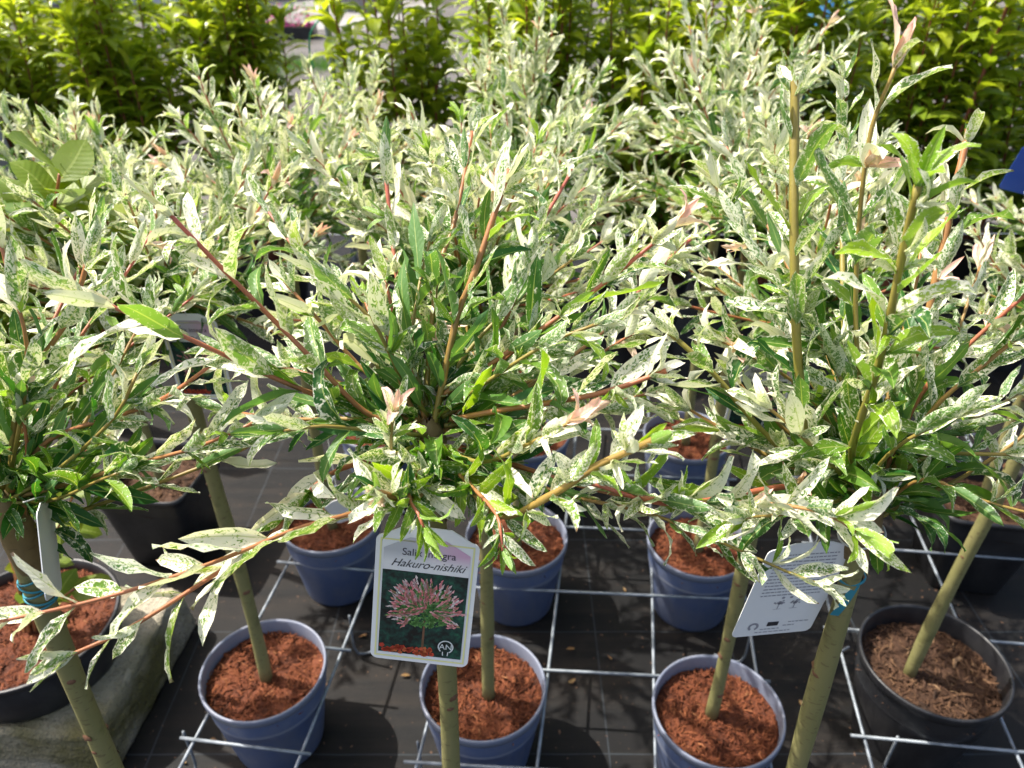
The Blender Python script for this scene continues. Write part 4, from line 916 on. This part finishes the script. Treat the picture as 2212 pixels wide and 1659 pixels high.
# ------------------------------------------------------------------ oval-leaved shrub on the concrete block
def oval_shrub(x, y, z, label):
    rng = random.Random(55); root = empty('oval_leaved_shrub', (x, y, z), 0, label, 'shrub'); lv = Leaves(root)
    tips = [(.26, -.10, .96), (.36, -.12, 1.0), (.44, -.10, .98), (.33, -.08, .92), (.42, -.14, 1.03), (.24, -.04, .88), (.47, -.12, .92), (.30, -.14, .99), (.16, .05, .40), (.12, .0, .20), (.22, .08, .52)]
    for k, t in enumerate(tips):
        t = Vector(t); pts = [Vector((.01 * math.cos(k), .01 * math.sin(k), .080)), Vector((t.x * .3, t.y * .3, .08 + (t.z - .08) * .45)), Vector((t.x * .75, t.y * .75, .08 + (t.z - .08) * .8)), t]
        line = catmull(pts, .012); br = link('branch', stem_mesh('branch', line, .0042, .0018, .6, .8), root); N = len(line); ph = rng.uniform(0, 6)
        for i in range(int(N * (.30 if t.z < .7 else .62)), N, 2 if t.z < .7 else 1):
            T = (line[min(i + 1, N - 1)] - line[i - 1]).normalized(); ph += 2.4; o = T.orthogonal().normalized(); o.rotate(Quaternion(T, ph)); al = R(rng.uniform(45, 75))
            lv.add(rng.choice(OK_[pick(rng, [('D', 3), ('M', 4), ('Y', 1)])]), leaf_matrix(line[i], T * math.cos(al) + o * math.sin(al), T * math.sin(al) - o * math.cos(al) + Z * .6, rng.uniform(.9, 1.3)), br)
    lv.build(300); return root
oval_shrub(-.945, 1.03, .121, 'oval-leaved yellow-green shrub in the wide black pot on the concrete block')

# ------------------------------------------------------------------ posts, cable, backdrop
def post_obj(name, label, cat, pts, r, mat, n=10):
    v, f, _ = tube(catmull(pts, .15), lambda t: r, n); return tag(link(name, mesh(name, v, f, True, M[mat])), label, cat)
def wooden_post(x, y, h, label):
    root = empty('wooden_post', (x, y, 0), .3, label, 'post')
    bm_v, bm_f = [], []; rr = random.Random(8); n = 9
    for i in range(10):
        z = h * i / 9
        for k in range(n):
            a = 2 * math.pi * k / n; r = .042 * (1 + .14 * math.sin(k * 2.3 + 1) + rr.uniform(-.05, .05)); bm_v.append((r * math.cos(a) + .07 * (1 - i / 9), r * math.sin(a), z + (rr.uniform(-.02, .03) if i == 9 else 0)))
        if i: bm_f += [((i - 1) * n + k, (i - 1) * n + (k + 1) % n, i * n + (k + 1) % n, i * n + k) for k in range(n)]
    bm_f.append(tuple(9 * n + k for k in range(n)))
    link('shaft', mesh('shaft', bm_v, bm_f, True, M['grey_wood']), root)
    b = box(-.02, .02, -.055, -.030, h - .25, h - .03); link('batten', mesh('batten', *b, False, M['grey_wood']), root)
    return root
wooden_post(-1.36, 2.02, .96, 'weathered grey wooden post beside the left laurels')
# support cable strung between the wooden post and a steel stake
post_obj('steel_stake', 'thin steel stake holding the support cable beside the far right laurel', 'stake', [(2.2, 2.0, 0), (2.2, 2.0, .75)], .008, 'galv')
post_obj('support_cable', 'thin wire cable strung from the wooden post along the willows', 'cable', [(-1.36, 1.985, .66), (-.4, 1.985, .655), (.8, 1.985, .655), (2.2, 1.995, .66)], .0016, 'galv', 6)
pr = empty('steel_pole', (-.60, 2.75, 0), 0, 'grey steel pole with a green tie in the gap between the laurels', 'pole')
v, f, _ = tube(catmull([(0, 0, 0), (0, 0, 1.9)], .3), lambda t: .011, 12); link('shaft', mesh('shaft', v, f, True, M['galv']), pr)
v, f, _ = tube(catmull([(-.016, -.012, 1.10), (-.05, -.03, 1.06), (-.062, -.03, 1.0), (-.055, -.03, .95)], .01), lambda t: .003, 6); link('tie', mesh('tie', v, f, True, M['green_tie']), pr)
ring(pr, 'tie', 1.10, .0125, 0, 0, 'green_tie', .004, .004)

def tray(x, y, label, seed, rz):
    rng = random.Random(seed); root = empty('flower_tray', (x, y, 0), rz, label, 'flower tray'); lv = Leaves(root)
    t_ = join([box(-.30, .30, -.20, .20, 0, .012), box(-.30, .30, -.20, -.185, .012, .13), box(-.30, .30, .185, .20, .012, .13), box(-.30, -.285, -.185, .185, .012, .13), box(.285, .30, -.185, .185, .012, .13)])
    tr = link('tray', mesh('tray', *t_, False, M['pot_black']), root)
    link('soil', mesh('soil', *box(-.284, .284, -.184, .184, .02, .11), False, M['bark_brown']), root)
    for i in range(420):
        p = Vector((rng.uniform(-.28, .28), rng.uniform(-.18, .18), .10 + rng.random() ** 1.5 * .26)); d = Vector((rng.gauss(0, 1), rng.gauss(0, 1), rng.uniform(-.2, 1))).normalized()
        k = 'F' if (p.z < .22 and rng.random() < .6) else ('P' if rng.random() < .3 else 'G')
        lv.add(rng.choice(BK[k]), leaf_matrix(p, d, Z + d * .3, rng.uniform(.7, 1.3)), tr)
    lv.build(0); return root
tray(-2.72, 10.35, 'black tray of pink bedding flowers on the far yard', 3, .1)
tray(-3.30, 10.45, 'black tray of bedding flowers with its end to the laurels', 4, .2)
def crate(name, x, y, w, d, h, mat, label, cat):
    root = empty(name, (x, y, 0), 0, label, cat); n = 4
    for s in (-1, 1):
        for k in range(n):
            z0 = h * k / n + .01; link('slat', mesh('slat', *box(-w / 2, w / 2, s * d / 2 - .012, s * d / 2 + .012, z0, z0 + h / n * .82), False, M[mat]), root)
    for sx in (-1, 1):
        for sy in (-1, 1): link('corner_post', mesh('corner_post', *box(sx * w / 2 - .022, sx * w / 2 + .022, sy * d / 2 - .036, sy * d / 2 - .0125 if sy > 0 else sy * d / 2 + .036, 0, h), False, M[mat]), root)
    link('base', mesh('base', *box(-w / 2 + .03, w / 2 - .03, -d / 2 + .04, d / 2 - .04, .02, .05), False, M[mat]), root)
    return root
crate('wooden_crate', -2.2, 13.2, .9, .6, .7, 'grey_wood', 'grey slatted crate against the far stone wall', 'crate')
def stone_wall(x0, x1, y, h, label):
    root = empty('stone_wall', ((x0 + x1) / 2, y, 0), 0, label, 'wall'); rr = random.Random(5); z = 0.0; sh = []
    c = (x0 + x1) / 2; variants = []
    for s in range(8):
        bm = bmesh.new(); bmesh.ops.create_cube(bm, size=1)
        for v in bm.verts: v.co += Vector([rr.uniform(-.06, .06) for _ in range(3)])
        bmesh.ops.bevel(bm, geom=bm.edges[:], offset=.08, segments=1, affect='EDGES'); me = bpy.data.meshes.new('stone'); bm.to_mesh(me); bm.free(); me.materials.append(M['stonewall']); variants.append(me)
    link('core', mesh('core', *box(x0 - c + .02, x1 - c - .02, -.10, .10, 0, h - .06), False, M['stonewall']), root)
    row = 0
    while z < h - .05:
        hh = rr.uniform(.17, .23); x = x0 - c
        while x < x1 - c - .1:
            w = rr.uniform(.25, .55)
            o = link('stone', rr.choice(variants), root); o.location = (x + w / 2, 0, z + hh / 2); o.scale = (w * .96, .36 + rr.uniform(-.03, .03), hh * .95); x += w
        z += hh
    return root
stone_wall(-5.2, -1.0, 15.2, 1.1, 'dark dry stone wall at the far end of the yard')
def shed(x0, x1, y, h, label):
    root = empty('white_shed', ((x0 + x1) / 2, y, 0), 0, label, 'building'); w = (x1 - x0) / 2
    link('wall', mesh('wall', *box(-w, w, -.1, 3, 0, h), False, M['white_wall']), root)
    n = 8
    for k in range(n):
        a = -w + 2 * w * k / n; link('panel', mesh('panel', *box(a + .02, a + 2 * w / n - .02, -.125, -.099, .12, h - .1), False, M['white_wall']), root)
    rv = [(-w - .15, -.3, h), (w + .15, -.3, h), (w + .15, 3.2, h), (-w - .15, 3.2, h), (-w - .15, 1.45, h + .7), (w + .15, 1.45, h + .7)]
    link('roof', mesh('roof', rv, [(0, 1, 5, 4), (2, 3, 4, 5), (0, 4, 3), (1, 2, 5), (3, 2, 1, 0)], False, M['white_wall']), root)
    link('door', mesh('door', *box(-.5, .4, -.145, -.127, .02, 2.0), False, M['grey_wood']), root)
    return root
shed(-13.5, -5.4, 14.0, 2.4, 'white panelled shed beyond the left laurels')
def barrel(x, y, label):
    root = empty('blue_barrel', (x, y, 0), 0, label, 'barrel')
    pr_ = [(.0, .0), (.20, .0), (.225, .02), (.228, .28), (.236, .30), (.228, .32), (.228, .58), (.236, .60), (.228, .62), (.225, .86), (.21, .885), (.20, .885), (.195, .87), (.0, .87)]
    link('body', mesh('body', *lathe(pr_, 40), True, M['blue_barrel']), root)
    l = lathe([(.0, .871), (.035, .871), (.035, .890), (.0, .890)], 16)
    link('cap', mesh('cap', [(x_ + .1, y_, z_) for x_, y_, z_ in l[0]], l[1], True, M['blue_barrel']), root)
barrel(2.13, 5.95, 'pale blue plastic barrel beyond the right laurels')

# ------------------------------------------------------------------ fallen leaves and grass
frng = random.Random(77)
spots = [(-.33, 1.19), (.14, 1.15), (.17, .80), (.62, .80), (.60, 1.02), (.22, 1.12), (-.63, .88), (-.60, .93), (.28, .73), (.95, .74), (.12, 1.06), (-.22, 1.08), (.57, .72), (1.06, 1.07), (.27, 1.33)]
names = ['between the left rack wires', 'in the empty cell behind the label', 'in front of the empty wire cell', 'left of the black round pot', 'in the cell behind the turquoise tape', 'under the label back', 'at the concrete block corner', 'beside the concrete block foot', 'beside the front blue pots', 'right of the black round pot', 'near the pot behind the label', 'under the picture label edge', 'in front of the black round pot', 'behind the black round pot', 'under the fourth-row pots']
for (x, y), nm in zip(spots, names):
    k = frng.choice(DK['D']); o = link('fallen_leaf', k.me, None, None, Matrix.Translation((x, y, .006)) @ Matrix.Rotation(frng.uniform(0, 6.28), 4, 'Z') @ Matrix.Rotation(frng.uniform(-.1, .1), 4, 'X') @ Matrix.Scale(frng.uniform(.22, .42), 4))
    tag(o, 'small dry fallen leaf ' + nm, 'leaf', 'fallen leaves on the weed fabric')
gl = []
gv, gf = [], []
for i in range(900):
    x, y = frng.gauss(-2.15, .35), frng.gauss(8.3, .22); a = frng.uniform(0, 6.28); hh = frng.uniform(.05, .14); b = len(gv)
    gv += [(x, y, -.008), (x + .008 * math.cos(a), y + .008 * math.sin(a), -.008), (x + frng.uniform(-.05, .05), y + frng.uniform(-.05, .05), hh)]; gf.append((b, b + 1, b + 2))
gm = mesh('grass', gv, gf, True, M['bedding']); vattr(gm, 'lu', [(0.5, .5, .5)] * len(gv)); vattr(gm, 'lp', [(0, .2, 0)] * len(gv)); vattr(gm, 'lc', [(v[0] * 9, v[1] * 9, v[2]) for v in gv])
tag(link('grass', gm), 'tuft of green grass growing in the yard', 'grass', kind='stuff')
